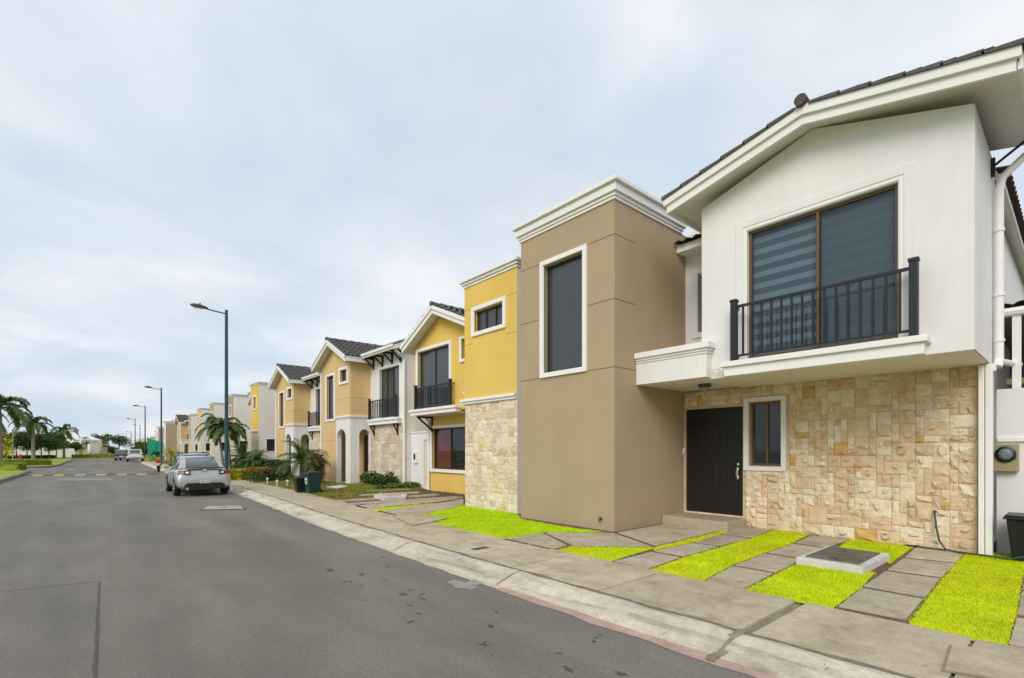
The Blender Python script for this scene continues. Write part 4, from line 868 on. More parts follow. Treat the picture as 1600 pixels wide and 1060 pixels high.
# ------------------------------------------------------------------ portico house type (tan)
def archpoly(a0, a1, z0, z1, p0, p1, zs, rise, n=9):
    arc = [(p0 + (p1 - p0) * (.5 - .5 * math.cos(math.pi * i / n)), zs + rise * math.sin(math.pi * i / n)) for i in range(n + 1)]
    return [(a0, z0), (p0, z0)] + arc + [(p1, z0), (a1, z0), (a1, z1), (a0, z1)]
def portico_house(loc, label, far=0):
    X, Y = loc; H = thing('tan_house', (X + 1, Y, 0), label, 'house'); tx = lambda v: X + v; ty = lambda v: Y + v
    TWn = (ty(2.02), ty(2.98), 3.2, 5.38); SWn = (ty(.38), ty(1.22), 4.95, 5.50)
    gro = [(ty(0), ty(3.75), z - .007, z + .007, .018) for z in (4.10,)]; gro = [(ty(0), TWn[0] - .1, 4.09, 4.104, .018), (TWn[1] + .1, ty(3.75), 4.09, 4.104, .018)]
    q = MB(); q.panel('x', X, ty(0), ty(3.75), 3.2, 6.0, [(*TWn, .12), (*SWn, .12)] + gro, .25); q.prismf('x', X, [(ty(0), 6.0), (ty(3.75), 6.0), (ty(1.9), 6.86)], 0, -.25)
    q.panel('x', X, ty(1.68), ty(3.75), -.1, 3.2, [(ty(1.68), ty(3.75), z - .007, z + .007, .018) for z in (1.0, 2.1)], .25); q.panel('y', Y, tx(.002), tx(1.2), 3.25, 6.1, [(tx(.002), tx(1.1), 4.09, 4.104, .018)], .2); q.panel('Y', ty(3.75), tx(.002), tx(8), -.1, 6.0, [], .2)
    q.build('front_wall', TAN, H)
    window(H, 'x', X, *TWn, trim=.12, td=.05, glass=GLASS2); window(H, 'x', X, *SWn, trim=.14, td=.05, glass=GLASS)
    q = MB(); q.prismf('x', X - .02, archpoly(ty(-.03), ty(1.70), -.1, 3.12, ty(.52), ty(1.60), 2.22, .42), 0, -.22); q.prismf('y', ty(-.032), archpoly(tx(.21), tx(1.02), -.1, 3.12, tx(.42), tx(.97), 2.32, .30), 0, -.22); q.build('portico', WHITE, H)
    q = MB(); q.box(tx(-.05), tx(1.0), ty(-.06), ty(1.75), 3.12, 3.19).box(tx(-.10), tx(1.0), ty(-.11), ty(1.80), 3.19, 3.27); q.build('portico_cornice', TRIM, H)
    q = MB(); q.box(tx(.3), tx(1.1), ty(.2), ty(1.7), 3.0, 3.11); q.build('portico_ceiling', SOFFIT, H)
    q = MB(); q.panel('x', tx(1.06), ty(.0), ty(1.7), -.1, 3.1, [(ty(.06), ty(.92), .1, 2.36, .1)], .2); q.build('porch_wall', TAN, H)
    dr = MB().fbox('x', tx(1.06), ty(.06), ty(.92), .08, 2.36, -.09, -.04).build('door', DOORBR, H)
    for i in range(4): MB().fbox('x', tx(1.06), ty(.10 + i * .2), ty(.27 + i * .2), .15, 2.3, -.04, -.03).build('door_panel', DOORBR, dr)
    MB().box(tx(.96), tx(1.02), ty(.12), ty(.15), .9, 1.4).build('door_handle', CHROME, dr)
    MB().box(tx(.2), tx(1.06), ty(.0), ty(1.7), -.06, .06).build('porch_floor', TERRA, H)
    # recessed stone bay with balcony
    q = MB(); q.panel('x', tx(1.02), ty(-3.3), ty(.02), -.1, 2.9, [], .2); q.build('bay_base', mat('mortar_pale', (.47, .40, .31), .9, .12, 8, .3, 60), H)
    clad(H, tx(1.02), ty(-3.28), ty(-.02), -.03, 2.85, [], .16, STONEC, int(Y * 7), False, .025)
    BW = (ty(-2.95), ty(-1.02), 3.12, 5.36)
    q = MB(); q.panel('x', tx(1.0), ty(-3.3), ty(.02), 2.85, 6.2, [(*BW, .12)], .25); q.panel('y', ty(-3.3), tx(1.002), tx(8), -.1, 6.0, [], .2); q.add([(tx(1.0), ty(-3.3), 6.0), (tx(8), ty(-3.3), 6.0), (tx(4.4), ty(-3.3), 7.5)], [(0, 1, 2)]); q.build('bay_wall', WHITE, H)
    window(H, 'x', tx(1.0), *BW, trim=.12, td=.04, mull=(ty(-2.2), ty(-1.6)), glass=GLASS2, frm=DARKFR)
    q = MB(); q.box(tx(.78), tx(1.02), ty(-3.15), ty(-.2), 2.80, 2.96).box(tx(.73), tx(1.01), ty(-3.2), ty(-.14), 2.96, 3.06); bl = q.build('balcony_slab', TRIM, H)
    railing(bl, 'x', tx(.80), ty(-2.95), ty(-.32), 3.06, 4.06, 14)
    for y in (-2.8, -.45):
        q = MB(); q.bar((tx(.75), ty(y), 2.76), (tx(1.0), ty(y), 2.76), .06, .06).bar((tx(.98), ty(y), 2.78), (tx(.98), ty(y), 2.28), .06, .06).bar((tx(.78), ty(y), 2.74), (tx(.97), ty(y), 2.4), .05, .05); q.build('bracket', BLACK, H)
    for y in (-3.1, -2.3, -1.35, -.4):
        q = MB(); q.bar((tx(.48), ty(y), 5.97), (tx(1.0), ty(y), 5.97), .08, .08).bar((tx(.97), ty(y), 5.98), (tx(.97), ty(y), 5.48), .08, .08).bar((tx(.52), ty(y), 5.94), (tx(.96), ty(y), 5.55), .06, .06); q.build('eave_bracket', BLACK, H)
    q = MB(); pz = lambda x: 6.08 + .42 * (x - .42)
    q.prismf('y', ty(-3.62), [(tx(.42), pz(.42) - .14), (tx(4.4), pz(4.4) - .14), (tx(8.4), pz(.42) - .14), (tx(8.4), pz(.42)), (tx(4.4), pz(4.4)), (tx(.42), pz(.42))], 0, -7.6); rf = q.build('roof', SOFFIT, H)
    q = MB(); q.box(tx(.36), tx(.44), ty(-3.64), ty(-.40), 5.92, 6.12).box(tx(.30), tx(.38), ty(-3.64), ty(-.40), 6.0, 6.13); q.build('gutter', TRIM, rf)
    q = MB(); sl = math.hypot(3.98, 3.98 * .42); tiles(q, (tx(4.4), ty(-3.68), pz(4.4) + .03), (0, 1, 0), (-1, 0, -.42), 7.6, sl + .1); q.build('roof_tiles', TILE, rf, fixn=False, kind='stuff')
    q = MB(); q.bar((tx(.42), ty(-3.63), pz(.42) - .07), (tx(4.4), ty(-3.63), pz(4.4) - .07), .03, .2); q.build('verge_board', TRIM, rf)
    gable(H, ty(1.9), ty(4.12), ty(-.36), 7.08, .48, .48, tx(-.42), tx(4.2), TILE, .15, (.27, .12))
    pipe(H, [(tx(.40), ty(-3.5), 5.98), (tx(.7), ty(-3.5), 5.75), (tx(.98), ty(-3.38), 5.55), (tx(.98), ty(-3.38), .0)], .05, TRIM, 8)
    pipe(H, [(tx(-.1), ty(4.05), 5.78), (tx(.0), ty(3.85), 5.6), (tx(.0), ty(3.85), .0)], .045, TRIM, 8)
    return H
portico_house((9.5, 22.7), 'tan gabled house with white arched portico and stone bay beside the yellow house')
portico_house((9.86, 32.25), 'tan gabled house with white arched portico behind the feathery palm')
portico_house((11.2, 91.0), 'small distant tan gabled house behind the dark car with roof rails')
# ------------------------------------------------------------------ taupe block houses far down the street
def block_house(loc, label, w=6, hh=6.6, col=TAUPE, d=8, name='taupe_house', white_front=True):
    X, Y = loc; H = thing(name, (X + 2, Y + w / 2, 0), label, 'house')
    q = MB(); q.panel('x', X, Y, Y + 2.6, -.1, hh, [(Y + .8, Y + 1.8, 3.4, 5.6, .12)], .25).panel('y', Y, X + .002, X + 3.0, -.1, hh, [], .2).panel('Y', Y + 2.6, X + .002, X + 3, -.1, hh, [], .2); q.build('tower_wall', TRIM if white_front else col, H)
    MB().panel('y', Y - .03, X + .10, X + 3.0, -.1, hh - .1, [], .2).build('side_face', col, H)
    window(H, 'x', X, Y + .8, Y + 1.8, 3.4, 5.6, trim=.12, td=.05)
    cornice(H, (X, X + 3, Y, Y + 2.6), hh, hh + .3, (.05, .10, .16))
    q = MB(); q.panel('x', X + 2.0, Y + 2.6, Y + w, -.1, hh - .8, [(Y + 3.4, Y + w - .6, 3.2, 5.3, .12), (Y + 3.2, Y + 4.1, .1, 2.3, .12)], .25).panel('Y', Y + w, X + 2.002, X + d, -.1, hh - .8, [], .2).panel('y', Y + .1, X + 3.0, X + d, -.1, hh - .8, [], .2); q.build('main_wall', WHITE, H)
    window(H, 'x', X + 2.0, Y + 3.4, Y + w - .6, 3.2, 5.3, trim=.12, td=.05, mull=(Y + w * .5 + 1.2,))
    MB().fbox('x', X + 2.0, Y + 3.2, Y + 4.1, .1, 2.3, -.1, -.05).build('door', DOORBR, H)
    q = MB(); q.box(X + .6, X + 2.1, Y - .4 + 2.95, Y + w - .2, 2.8, 3.1); q.build('canopy', TRIM, H)
    gable(H, Y + (w + 2.6) / 2, Y + w + .4, Y + 2.3, hh + .55, .45, .45, X + 1.6, X + d, TILE, .15, (.27, .12))
    return H
block_house((10.9, 108), 'taupe sided house beyond the green netting with white front edge', 8)
block_house((12.2, 134), 'taupe sided house far down the street past the green netting', 8)
block_house((13.0, 146), 'distant taupe house last before the yellow row', 8, 6.0)
for i, (x, Z) in enumerate(((229, 190), (222.5, 200), (216, 215), (209, 235))):
    p = zp(x, Z); block_house((p[0], p[1]), ('far yellow house behind the street lamps, nearest its taupe neighbour', 'far yellow house, second from the taupe neighbours', 'far yellow house, third from the taupe neighbours', 'far white house at the end of the yellow row')[i], 8, 6.2, YELLOW if i < 3 else WHITE, 8, 'far_house')
for i, (X, Y0, Y1, lab) in enumerate(((10.85, 17.35, 19.38, 'white side wall with cream metal gate between yellow and tan houses'), (11.0, 26.55, 28.9, 'white side wall with cream gate between the two tan houses'), (11.4, 36.1, 38.15, 'white side wall with cream gate beyond the second tan house'))):
    Wl = thing('gate_wall', (X, (Y0 + Y1) / 2, 0), lab, 'wall'); q = MB(); q.panel('x', X, Y0, Y1, -.1, 2.35, [(Y0 + .12, Y0 + .95, .05, 2.05, .1)], .18, True); q.build('wall_face', WHITE, Wl); q = MB(); q.box(X - .04, X + .22, Y0, Y1, 2.35, 2.41); q.build('coping', TRIM, Wl)
    gt = MB().fbox('x', X, Y0 + .13, Y0 + .94, .06, 2.04, -.08, -.05).build('gate', mat('cream_gate', (.70, .63, .46), .6), Wl)
    for k in range(5): MB().fbox('x', X, Y0 + .15, Y0 + .92, .1 + k * .39, .1 + k * .39 + .36, -.05, -.035).build('gate_panel', mat('cream_gate', (1, 1, 1)), gt)
    q = MB(); q.box(X - .09, X + .02, Y1 - .62, Y1 - .32, 1.05, 1.55); bx_ = thing('electricity_meter', (X - .03, Y1 - .47, 1.0), ('white meter box on the wall between yellow and tan houses', 'khaki meter box on the wall between the two tan houses', 'khaki meter box on the wall beyond the second tan house')[i], 'meter'); q.build('meter_case', TRIM if i == 0 else KH, bx_)
    q = MB(); q.box(X - .10, X - .08, Y1 - .54, Y1 - .40, 1.2, 1.46); q.build('meter_window', BLACK, bx_)
# ------------------------------------------------------------------ vehicles
def paint(name, c, r=.3, metal=.35): return mat(name, c, r, .02, 2, metal=metal, coat=.6, spec=.5)
TYRE = mat('tyre', (.012, .012, .012), .8, .1, 6); RIM = mat('rim', (.42, .43, .44), .35, .05, 4, metal=.8); TRIMB = mat('black_trim', (.013, .013, .014), .55, .1, 6)
LRED = mat('tail_red', (.36, .018, .014), .25, .05, 4); LORG = mat('tail_orange', (.50, .20, .09), .25, .05, 4); LWHT = mat('tail_clear', (.7, .7, .7), .15, .03, 4); CARGL = mat('car_glass', (.10, .115, .115), .06, .04, 2, spec=.6); PLATE = mat('plate_white', (.62, .62, .60), .5, .04, 5)
SED_B = [(0.00, .36, .58, .70, .60, .68, .64, .56), (.05, .30, .70, .83, .70, .80, .80, .72), (.11, .27, .74, .865, .76, .83, .98, .72), (.22, .24, .75, .87, .84, .835, 1.035, .70), (.50, .22, .76, .877, .88, .84, 1.03, .70), (.95, .20, .78, .88, .90, .84, 1.0, .72), (1.6, .18, .78, .88, .90, .84, .96, .74), (2.8, .18, .78, .88, .88, .84, .93, .74), (3.3, .18, .78, .875, .86, .83, .93, .72), (3.9, .20, .76, .865, .78, .80, .85, .66), (4.3, .24, .70, .80, .66, .72, .73, .55), (4.48, .32, .55, .62, .56, .55, .60, .40)]
SED_G = [(.48, .70, 1.02, .66, 1.035), (.9, .735, .96, .60, 1.235), (1.35, .745, .94, .56, 1.405), (1.8, .75, .93, .555, 1.455), (2.3, .75, .93, .555, 1.455), (2.72, .745, .92, .55, 1.40), (3.15, .73, .91, .60, 1.17), (3.55, .70, .90, .66, .93)]
SUV_B = [(0.00, .46, .66, .76, .70, .74, .80, .66), (.04, .38, .74, .86, .80, .84, 1.0, .78), (.12, .34, .78, .89, .92, .87, 1.05, .80), (.5, .30, .78, .90, .96, .87, 1.06, .80), (1.0, .28, .78, .90, .98, .87, 1.05, .80), (2.6, .28, .78, .90, .98, .87, 1.03, .80), (3.3, .28, .78, .90, .96, .86, 1.04, .78), (3.9, .30, .76, .88, .90, .84, .99, .72), (4.25, .34, .72, .82, .80, .76, .86, .62), (4.4, .42, .6, .66, .66, .6, .70, .45)]
SUV_G = [(.06, .80, 1.02, .74, 1.06), (.16, .80, 1.02, .70, 1.45), (.30, .80, 1.02, .66, 1.62), (.9, .80, 1.02, .65, 1.68), (2.2, .80, 1.02, .65, 1.68), (2.75, .80, 1.01, .64, 1.60), (3.1, .79, 1.01, .68, 1.33), (3.45, .76, 1.0, .74, 1.04)]
PIC_G = [(1.75, .78, 1.0, .74, 1.03), (1.85, .78, 1.0, .66, 1.45), (2.0, .78, 1.0, .63, 1.60), (2.4, .78, 1.0, .62, 1.66), (2.9, .78, 1.0, .62, 1.62), (3.15, .78, 1.0, .65, 1.38), (3.5, .75, 1.0, .72, 1.03)]
def car(name, label, cat, B, Gh, pm, wr, ax, style, group=None):
    H = proto(name, label, cat, group)
    rows = []
    for (x, zb, yb, yw, zs, ys, zd, yd) in B:
        zl = zb + (zs - zb) * .28; zm = zb + (zs - zb) * .68
        half = [(0, zb), (yb, zb), (yw * .985, zl), (yw, zm), (ys, zs), (yd, zd), (yd * .5, zd + .012), (0, zd + .016)]
        rows.append([(x, y, z) for y, z in half] + [(x, -y, z) for y, z in half[-2:0:-1]])
    m_ = len(rows[0]); q = MB(); q.add([p for r in rows for p in r], [(i * m_ + j, i * m_ + (j + 1) % m_, (i + 1) * m_ + (j + 1) % m_, (i + 1) * m_ + j) for i in range(len(rows) - 1) for j in range(m_)] + [tuple(range(m_)), tuple(range((len(rows) - 1) * m_, len(rows) * m_))[::-1]])
    b = q.build('body', pm, H, smooth=True); sbd = b.modifiers.new('s', 'SUBSURF'); sbd.levels = 2; sbd.render_levels = 2
    gq = MB(); n = len(Gh); V = []
    for (x, yb, zb, yt, zt) in Gh:
        half = [(yb, zb - .04), (yb, zb), (yb * .5 + yt * .5, zb * .5 + zt * .5 + .01), (yt + .012, zt - .02), (yt - .04, zt), (0, zt + .018)]
        V.append([(x, y, z) for y, z in half] + [(x, -y, z) for y, z in half[-2::-1]])
    k = len(V[0]); gq.add([p for r in V for p in r], [(i * k + j, i * k + j + 1, (i + 1) * k + j + 1, (i + 1) * k + j) for i in range(n - 1) for j in range(k - 1)] + [tuple(range(k))[::-1], tuple(range((n - 1) * k, n * k))]); gq.build('windows', CARGL, H, smooth=True)
    # roof skin and pillars, slightly proud of the glass
    def off(p, d=.008): return (p[0], p[1] * 1.012 + (d if p[1] > 0 else -d), p[2] + d)
    r0, r1 = (2, n - 2); q = MB(); rws = [[off(V[i][j]) for j in range(3, k - 3)] for i in range(r0, r1)]; kk = len(rws[0])
    q.add([p for r in rws for p in r], [(i * kk + j, i * kk + j + 1, (i + 1) * kk + j + 1, (i + 1) * kk + j) for i in range(len(rws) - 1) for j in range(kk - 1)]); q.build('roof', pm, H, smooth=True)
    for sgn in (0, 1):
        q = MB()
        def pt(i, j): return off(V[i][j if sgn == 0 else k - 1 - j])
        def mixp(a, b_, f): return tuple(a[c] * (1 - f) + b_[c] * f for c in range(3))
        for (i0, i1) in ((0, 1), (1, 2)):       # rear pillar
            q.quad(pt(i0, 1), pt(i1, 1) if i1 < 2 else mixp(pt(i0, 1), pt(i1, 1), .25), mixp(pt(i1, 3), pt(i1, 2), 0), pt(i0, 3)); q.quad(pt(i0, 3), pt(i1, 3), mixp(pt(i1, 4), pt(i1, 5), .12), mixp(pt(i0, 4), pt(i0, 5), .12))
        for i0 in range(n - 3, n - 1): q.quad(mixp(pt(i0, 3), pt(i0, 2), .3), pt(i0, 4), pt(i0 + 1, 4), mixp(pt(i0 + 1, 3), pt(i0 + 1, 2), .3))
        mid = 3 if n > 7 else 2
        q.quad(pt(mid, 1), mixp(pt(mid, 1), pt(mid + 1, 1), .22), mixp(pt(mid, 3), pt(mid + 1, 3), .22), pt(mid, 3))
        for i0 in range(2, n - 3): q.quad(mixp(pt(i0, 3), pt(i0, 2), .18), pt(i0, 3), pt(i0 + 1, 3), mixp(pt(i0 + 1, 3), pt(i0 + 1, 2), .18))
        q.build('window_pillar', pm, H, fixn=True)
    ymax = max(r[3] for r in B)
    for x in ax:
        for sg in (1, -1):
            w_ = MB(); w_.lathe([(wr * .55, -.10), (wr * .86, -.11), (wr * .97, -.085), (wr, -.04), (wr, .04), (wr * .97, .085), (wr * .86, .11), (wr * .55, .10)], (x, sg * (ymax - .105), wr), 28, 'y'); W = w_.build('wheel', TYRE, H, smooth=True)
            rm = MB(); y_ = sg * (ymax + .004)
            rm.lathe([(wr * .66, -.07), (wr * .66, .0), (wr * .60, .004), (wr * .56, -.03)], (x, sg * (ymax - .0), wr) , 24, 'y')
            for i in range(6):
                a = i * math.pi / 3 + .3; rm.bar((x, y_ - sg * .02, wr), (x + math.cos(a) * wr * .6, y_ - sg * .012, wr + math.sin(a) * wr * .6), .05, .03, (0, 1, 0))
            rm.lathe([(wr * .2, -.03), (wr * .2, .0)], (x, y_ - sg * .005, wr), 12, 'y'); rm.build('rim', RIM, W)
            ar = MB(); N_ = 20; R1 = wr * 1.17
            pts = [(x + R1 * math.cos(math.pi * i / N_ - .12 + .24 * i / N_), sg * (ymax * .995), wr + R1 * math.sin(math.pi * i / N_ - .12 + .24 * i / N_)) for i in range(N_ + 1)]
            ar.add(pts + [(p[0], sg * (ymax - .25), p[2]) for p in pts], [tuple(range(N_ + 1)), tuple(range(N_ + 1, 2 * N_ + 2))] + [(i, i + 1, N_ + 2 + i, N_ + 1 + i) for i in range(N_)]); ar.build('wheel_arch', TRIMB, H)
    zt = B[2][6]
    for sg in (1, -1):
        q = MB(); mx_ = Gh[-2][0] - .1; q.add([(mx_ + .05, sg * .82, .96), (mx_ + .02, sg * 1.0, .95), (mx_ + .02, sg * 1.0, 1.08), (mx_ + .05, sg * .84, 1.06), (mx_ + .17, sg * .82, .97), (mx_ + .13, sg * .98, .96), (mx_ + .13, sg * .98, 1.06), (mx_ + .17, sg * .83, 1.05)], [(0, 1, 2, 3), (4, 5, 6, 7), (0, 1, 5, 4), (1, 2, 6, 5), (2, 3, 7, 6), (3, 0, 4, 7)]); q.build('mirror', TRIMB if style != 'sedan' else pm, H, bev=.015)
    if style == 'sedan':
        for sg in (1, -1):
            def lampq(y0, y1, z0, z1, x0, x1, m, nm, par, o): 
                q = MB(); pts = [(x0 - o, sg * y0, z0), (x1 - o, sg * y1, z0 + .03), (x1 + .03 - o, sg * (y1 - .01), z1 - .01), (x0 + .02 - o, sg * y0, z1)]; q.add(pts + [(p[0] + .07, p[1], p[2]) for p in pts], [(0, 1, 2, 3), (7, 6, 5, 4), (0, 1, 5, 4), (1, 2, 6, 5), (2, 3, 7, 6), (3, 0, 4, 7)]); return q.build(nm, m, par, bev=.008)
            tl = lampq(.46, .83, .80, .955, .03, .13, TRIMB, 'tail_lamp', H, .035)
            lampq(.65, .82, .825, .935, .075, .125, LRED if sg < 0 else LORG, 'lens', tl, .045); lampq(.51, .62, .835, .93, .04, .07, LWHT, 'lens', tl, .045)
            lampq(.42, .68, .445, .49, .012, .035, LRED, 'reflector', H, .025)
        q = MB(); q.box(.055, .10, -.62, .62, 1.035, 1.055).box(.03, .20, -.60, .60, 1.052, 1.068); q.build('spoiler', TRIMB, H, bev=.006)
        q = MB(); q.add([(-.012, -.60, .26), (-.012, .60, .26), (-.014, .66, .40), (-.014, .55, .50), (-.014, -.55, .50), (-.014, -.66, .40), (.2, -.60, .26), (.2, .60, .26), (.2, .66, .40), (.2, .55, .50), (.2, -.55, .50), (.2, -.66, .40)], [(0, 1, 2, 3, 4, 5), (11, 10, 9, 8, 7, 6)] + [(i, (i + 1) % 6, 6 + (i + 1) % 6, 6 + i) for i in range(6)]); q.build('bumper_insert', TRIMB, H, bev=.01)
        q = MB(); q.box(-.016, .02, -.33, .33, .53, .63); pr = q.build('plate_recess', mat('plate_holder', (.40, .40, .39), .5), H); q = MB(); q.box(-.03, -.014, -.165, .165, .49, .60); pl = q.build('number_plate', PLATE, H)
        q = MB()
        for i, yy in enumerate((.115, .07, .025, -.035, -.08, -.125)):
            q.box(-.033, -.030, yy - .006, yy + .006, .515, .572)
            if i % 2 == 0: q.box(-.033, -.030, yy - .022, yy - .006, .560, .572)
            if i != 3: q.box(-.033, -.030, yy - .022, yy - .010, .515 + .02 * (i % 3), .53 + .02 * (i % 3))
        q.build('plate_characters', TRIMB, pl)
        q = MB(); q.lathe([(.05, -.03), (.05, .06), (.03, .06)], (-.01, .56, .30), 14, 'x'); q.build('exhaust', CHROME, H)
        q = MB(); q.lathe([(.055, 0), (.055, .012), (.04, .014)], (0, 0, 0), 18, 'x'); q.v = [(.062 - v[0], v[1] * 1.25, .955 + v[2]) for v in q.v]; q.build('badge', CHROME, H)
        q = MB(); q.bar((.045, -.64, .66), (.045, .64, .66), .01, .008).bar((.05, .52, .66), (.10, .56, .80), .01, .008).bar((.05, -.52, .66), (.10, -.56, .80), .01, .008); q.build('boot_seam', TRIMB, H)
        q = MB(); q.box(.062, .072, .36, .52, .71, .735); q.build('badge_script', RIM, H)
        for sg in (1, -1):
            q = MB()
            for x in (1.30, 2.15, 3.15): q.bar((x, sg * .884, .30), (x - .05, sg * .868, .90), .008, .008)
            q.bar((1.3, sg * .882, .32), (3.2, sg * .882, .32), .008, .01); q.build('door_seam', TRIMB, H)
            for x in (1.52, 2.4): MB().box(x, x + .16, sg * .865 - .02, sg * .865 + .02, .80, .825).build('door_handle', pm, H, bev=.006)
    else:
        for sg in (1, -1):
            q = MB(); q.box(-.005, .10, sg * .80 - .07, sg * .80 + .06, .82, 1.05 if style != 'suv' else 1.30); q.build('tail_lamp', LRED, H, bev=.01)
        q = MB(); q.box(-.06, .05, -.80, .80, .42, .62); q.build('bumper', TRIMB if style == 'suv' else mat('bumper_chrome', (.32, .32, .32), .4, metal=.6), H, bev=.02)
        q = MB(); q.box(-.075, -.055, -.2, .2, .62, .74); q.build('number_plate', PLATE, H)
        if style == 'suv':
            for sg in (1, -1):
                q = MB(); q.tube([(.35, sg * .62, 1.68), (.5, sg * .62, 1.76), (2.3, sg * .62, 1.75), (2.6, sg * .62, 1.66)], .028, 8); q.build('roof_rail', TRIMB, H)
            for x in (.9, 1.9): MB().bar((x, -.64, 1.77), (x, .64, 1.77), .05, .03).build('roof_bar', TRIMB, H)
            q = MB(); q.lathe([(.20, -.10), (.32, -.10), (.345, -.06), (.345, .04), (.32, .08)], (-.10, .25, .95), 22, 'x'); q.build('spare_wheel', TYRE, H, smooth=True)
        if style == 'pickup':
            q = MB(); q.box(.12, 1.70, -.72, .72, .98, 1.055); q.build('bed_liner', TRIMB, H); q = MB()
            for sg in (1, -1): q.box(.05, 1.72, sg * .80 - .05, sg * .80 + .05, 1.0, 1.10)
            q.box(.02, .10, -.75, .75, 1.0, 1.10); q.build('bed_rail', pm, H, bev=.012)
    return H
def put(o, t, s, rz=0, sc=1.0, z=RZ): o.location = (t, s, z + .004); o.rotation_euler = (0, 0, R(90) + rz); o.scale = (sc, sc, sc)
SILVER = paint('silver_paint', (.47, .47, .465), .32, .55)
c1 = car('silver_sedan', 'silver sedan with black boot spoiler parked at the kerb', 'car', SED_B, SED_G, SILVER, .315, (.95, 3.60), 'sedan'); put(c1, 3.40, 21.5, R(-1.0), 1.01)
c2 = car('parked_suv', 'dark grey car with roof rails parked ahead of the silver sedan', 'car', SUV_B, SUV_G, paint('grey_paint', (.30, .30, .31)), .35, (.80, 3.45), 'suv'); put(c2, 4.25, 29.2, R(-1), .91)
c3 = car('white_pickup', 'white pickup parked at the kerb far down the street', 'pickup', SUV_B, PIC_G, paint('white_paint', (.72, .72, .70), .35, 0), .36, (.80, 3.45), 'pickup'); put(c3, 5.60, 92.0, R(-3), 1.12)
c4 = car('black_pickup', 'black double cab vehicle parked past the white pickup', 'pickup', SUV_B, SUV_G, paint('black_paint', (.02, .02, .024), .3, .2), .36, (.80, 3.45), 'pickup_black'); put(c4, 4.50, 104, R(-14), 1.1)
p = zp(172, 122); c5 = car('red_car', 'dark red car at the end of the street among bushes', 'car', SED_B, SED_G, paint('red_paint', (.14, .015, .02), .35, .2), .31, (.95, 3.60), 'plain'); put(c5, p[0], p[1], R(70), 1.1)
# motorcycle
mo = proto('motorcycle', 'small red motorcycle standing at the kerb ahead of the silver sedan', 'motorcycle')
MRED = paint('moto_red', (.42, .02, .025), .3, .1)
for x in (0.0, 1.25):
    q = MB(); q.lathe([(.20, -.03), (.27, -.05), (.30, 0), (.27, .05), (.20, .03)], (x, 0, .30), 22, 'y'); W = q.build('wheel', TYRE, mo, smooth=True)
    q = MB(); q.lathe([(.19, -.02), (.20, .02), (.17, .02)], (x, 0, .30), 20, 'y')
    for i in range(6): a = i * math.pi / 3; q.bar((x, 0, .30), (x + .19 * math.cos(a), 0, .30 + .19 * math.sin(a)), .02, .02, (0, 1, 0))
    q.build('rim', RIM, W)
q = MB(); q.tube([(1.25, .09, .30), (1.0, .09, .95)], .025, 8).tube([(1.25, -.09, .30), (1.0, -.09, .95)], .025, 8); q.build('fork', CHROME, mo)
q = MB(); q.tube([(.98, .38, 1.04), (1.02, .12, 1.02), (1.02, -.12, 1.02), (.98, -.38, 1.04)], .016, 8); q.build('handlebar', TRIMB, mo)
for sg in (1, -1):
    q = MB(); q.tube([(1.0, sg * .25, 1.03), (1.02, sg * .30, 1.22)], .008, 6); q.lathe([(.05, -.01), (.055, .01)], (1.02, sg * .32, 1.26), 12, 'x'); q.build('mirror', CHROME, mo)
q = MB(); q.tube([(.95, 0, .90), (.55, 0, .75), (.1, 0, .72), (-.2, 0, .80)], [.05, .06, .05, .03], 8).tube([(.9, 0, .85), (.65, 0, .35), (.0, 0, .32)], .03, 8); q.build('frame', TRIMB, mo)
q = MB(); q.lathe([(.02, -.24), (.12, -.18), (.15, 0), (.13, .16), (.03, .24)], (.70, 0, .88), 14, 'x'); q.build('fuel_tank', MRED, mo, smooth=True)
q = MB(); q.box(-.15, .48, -.12, .12, .80, .88); q.build('seat', TRIMB, mo, bev=.03)
taper(MB(), -.18, 0, .68, .84, .16, .22, .10, .15).build('tail_fairing', MRED, mo, bev=.03); MB().box(-.44, -.39, -.07, .07, .72, .79).build('tail_lamp', LRED, mo); MB().box(-.42, -.40, -.09, .09, .52, .68).build('number_plate', PLATE, mo)
q = MB(); q.box(.30, .70, -.12, .12, .26, .55); q.build('engine', STEEL, mo, bev=.03); q = MB(); q.tube([(.6, -.14, .30), (.1, -.16, .30), (-.3, -.17, .38)], [.03, .035, .045], 10); q.build('exhaust', CHROME, mo)
q = MB(); q.tube([(.45, .10, .30), (.38, .28, .0)], .012, 6); q.build('side_stand', STEEL, mo)
pm_ = gp(249, 738, RZ); put(mo, pm_[0] - .1, pm_[1] - .3, R(-8), 1.05)
# ------------------------------------------------------------------ street lamps
sl = proto('street_lamp', 'tall teal street lamp with single arm behind the silver sedan', 'street lamp', 'street lamps along the kerb')
q = MB(); q.tube([(0, 0, 0), (0, 0, .9), (0, 0, 8.5)], [.095, .09, .07], 12); q.build('pole', POLE, sl)
MB().box(-.16, .16, -.16, .16, -.02, .03).build('base_plate', POLE, sl); q = MB(); q.lathe([(.075, 0), (.06, .05), (.01, .07)], (0, 0, 8.5), 12); q.build('pole_cap', POLE, sl)
q = MB(); q.tube([(0, 0, 8.36), (-.6, 0, 8.42), (-.85, 0, 8.45)], .032, 8); q.build('arm', POLE, sl)
q = MB(); rows = [(-.78, .05, .05), (-.92, .13, .10), (-1.15, .16, .13), (-1.40, .13, .11), (-1.52, .06, .05)]; V = []
for x, wy, hz_ in rows:
    for k in range(10):
        a = 2 * math.pi * k / 10; V.append((x, wy * math.cos(a), 8.47 + (x + .78) * -.07 + hz_ * math.sin(a) * (1 if math.sin(a) > 0 else .45)))
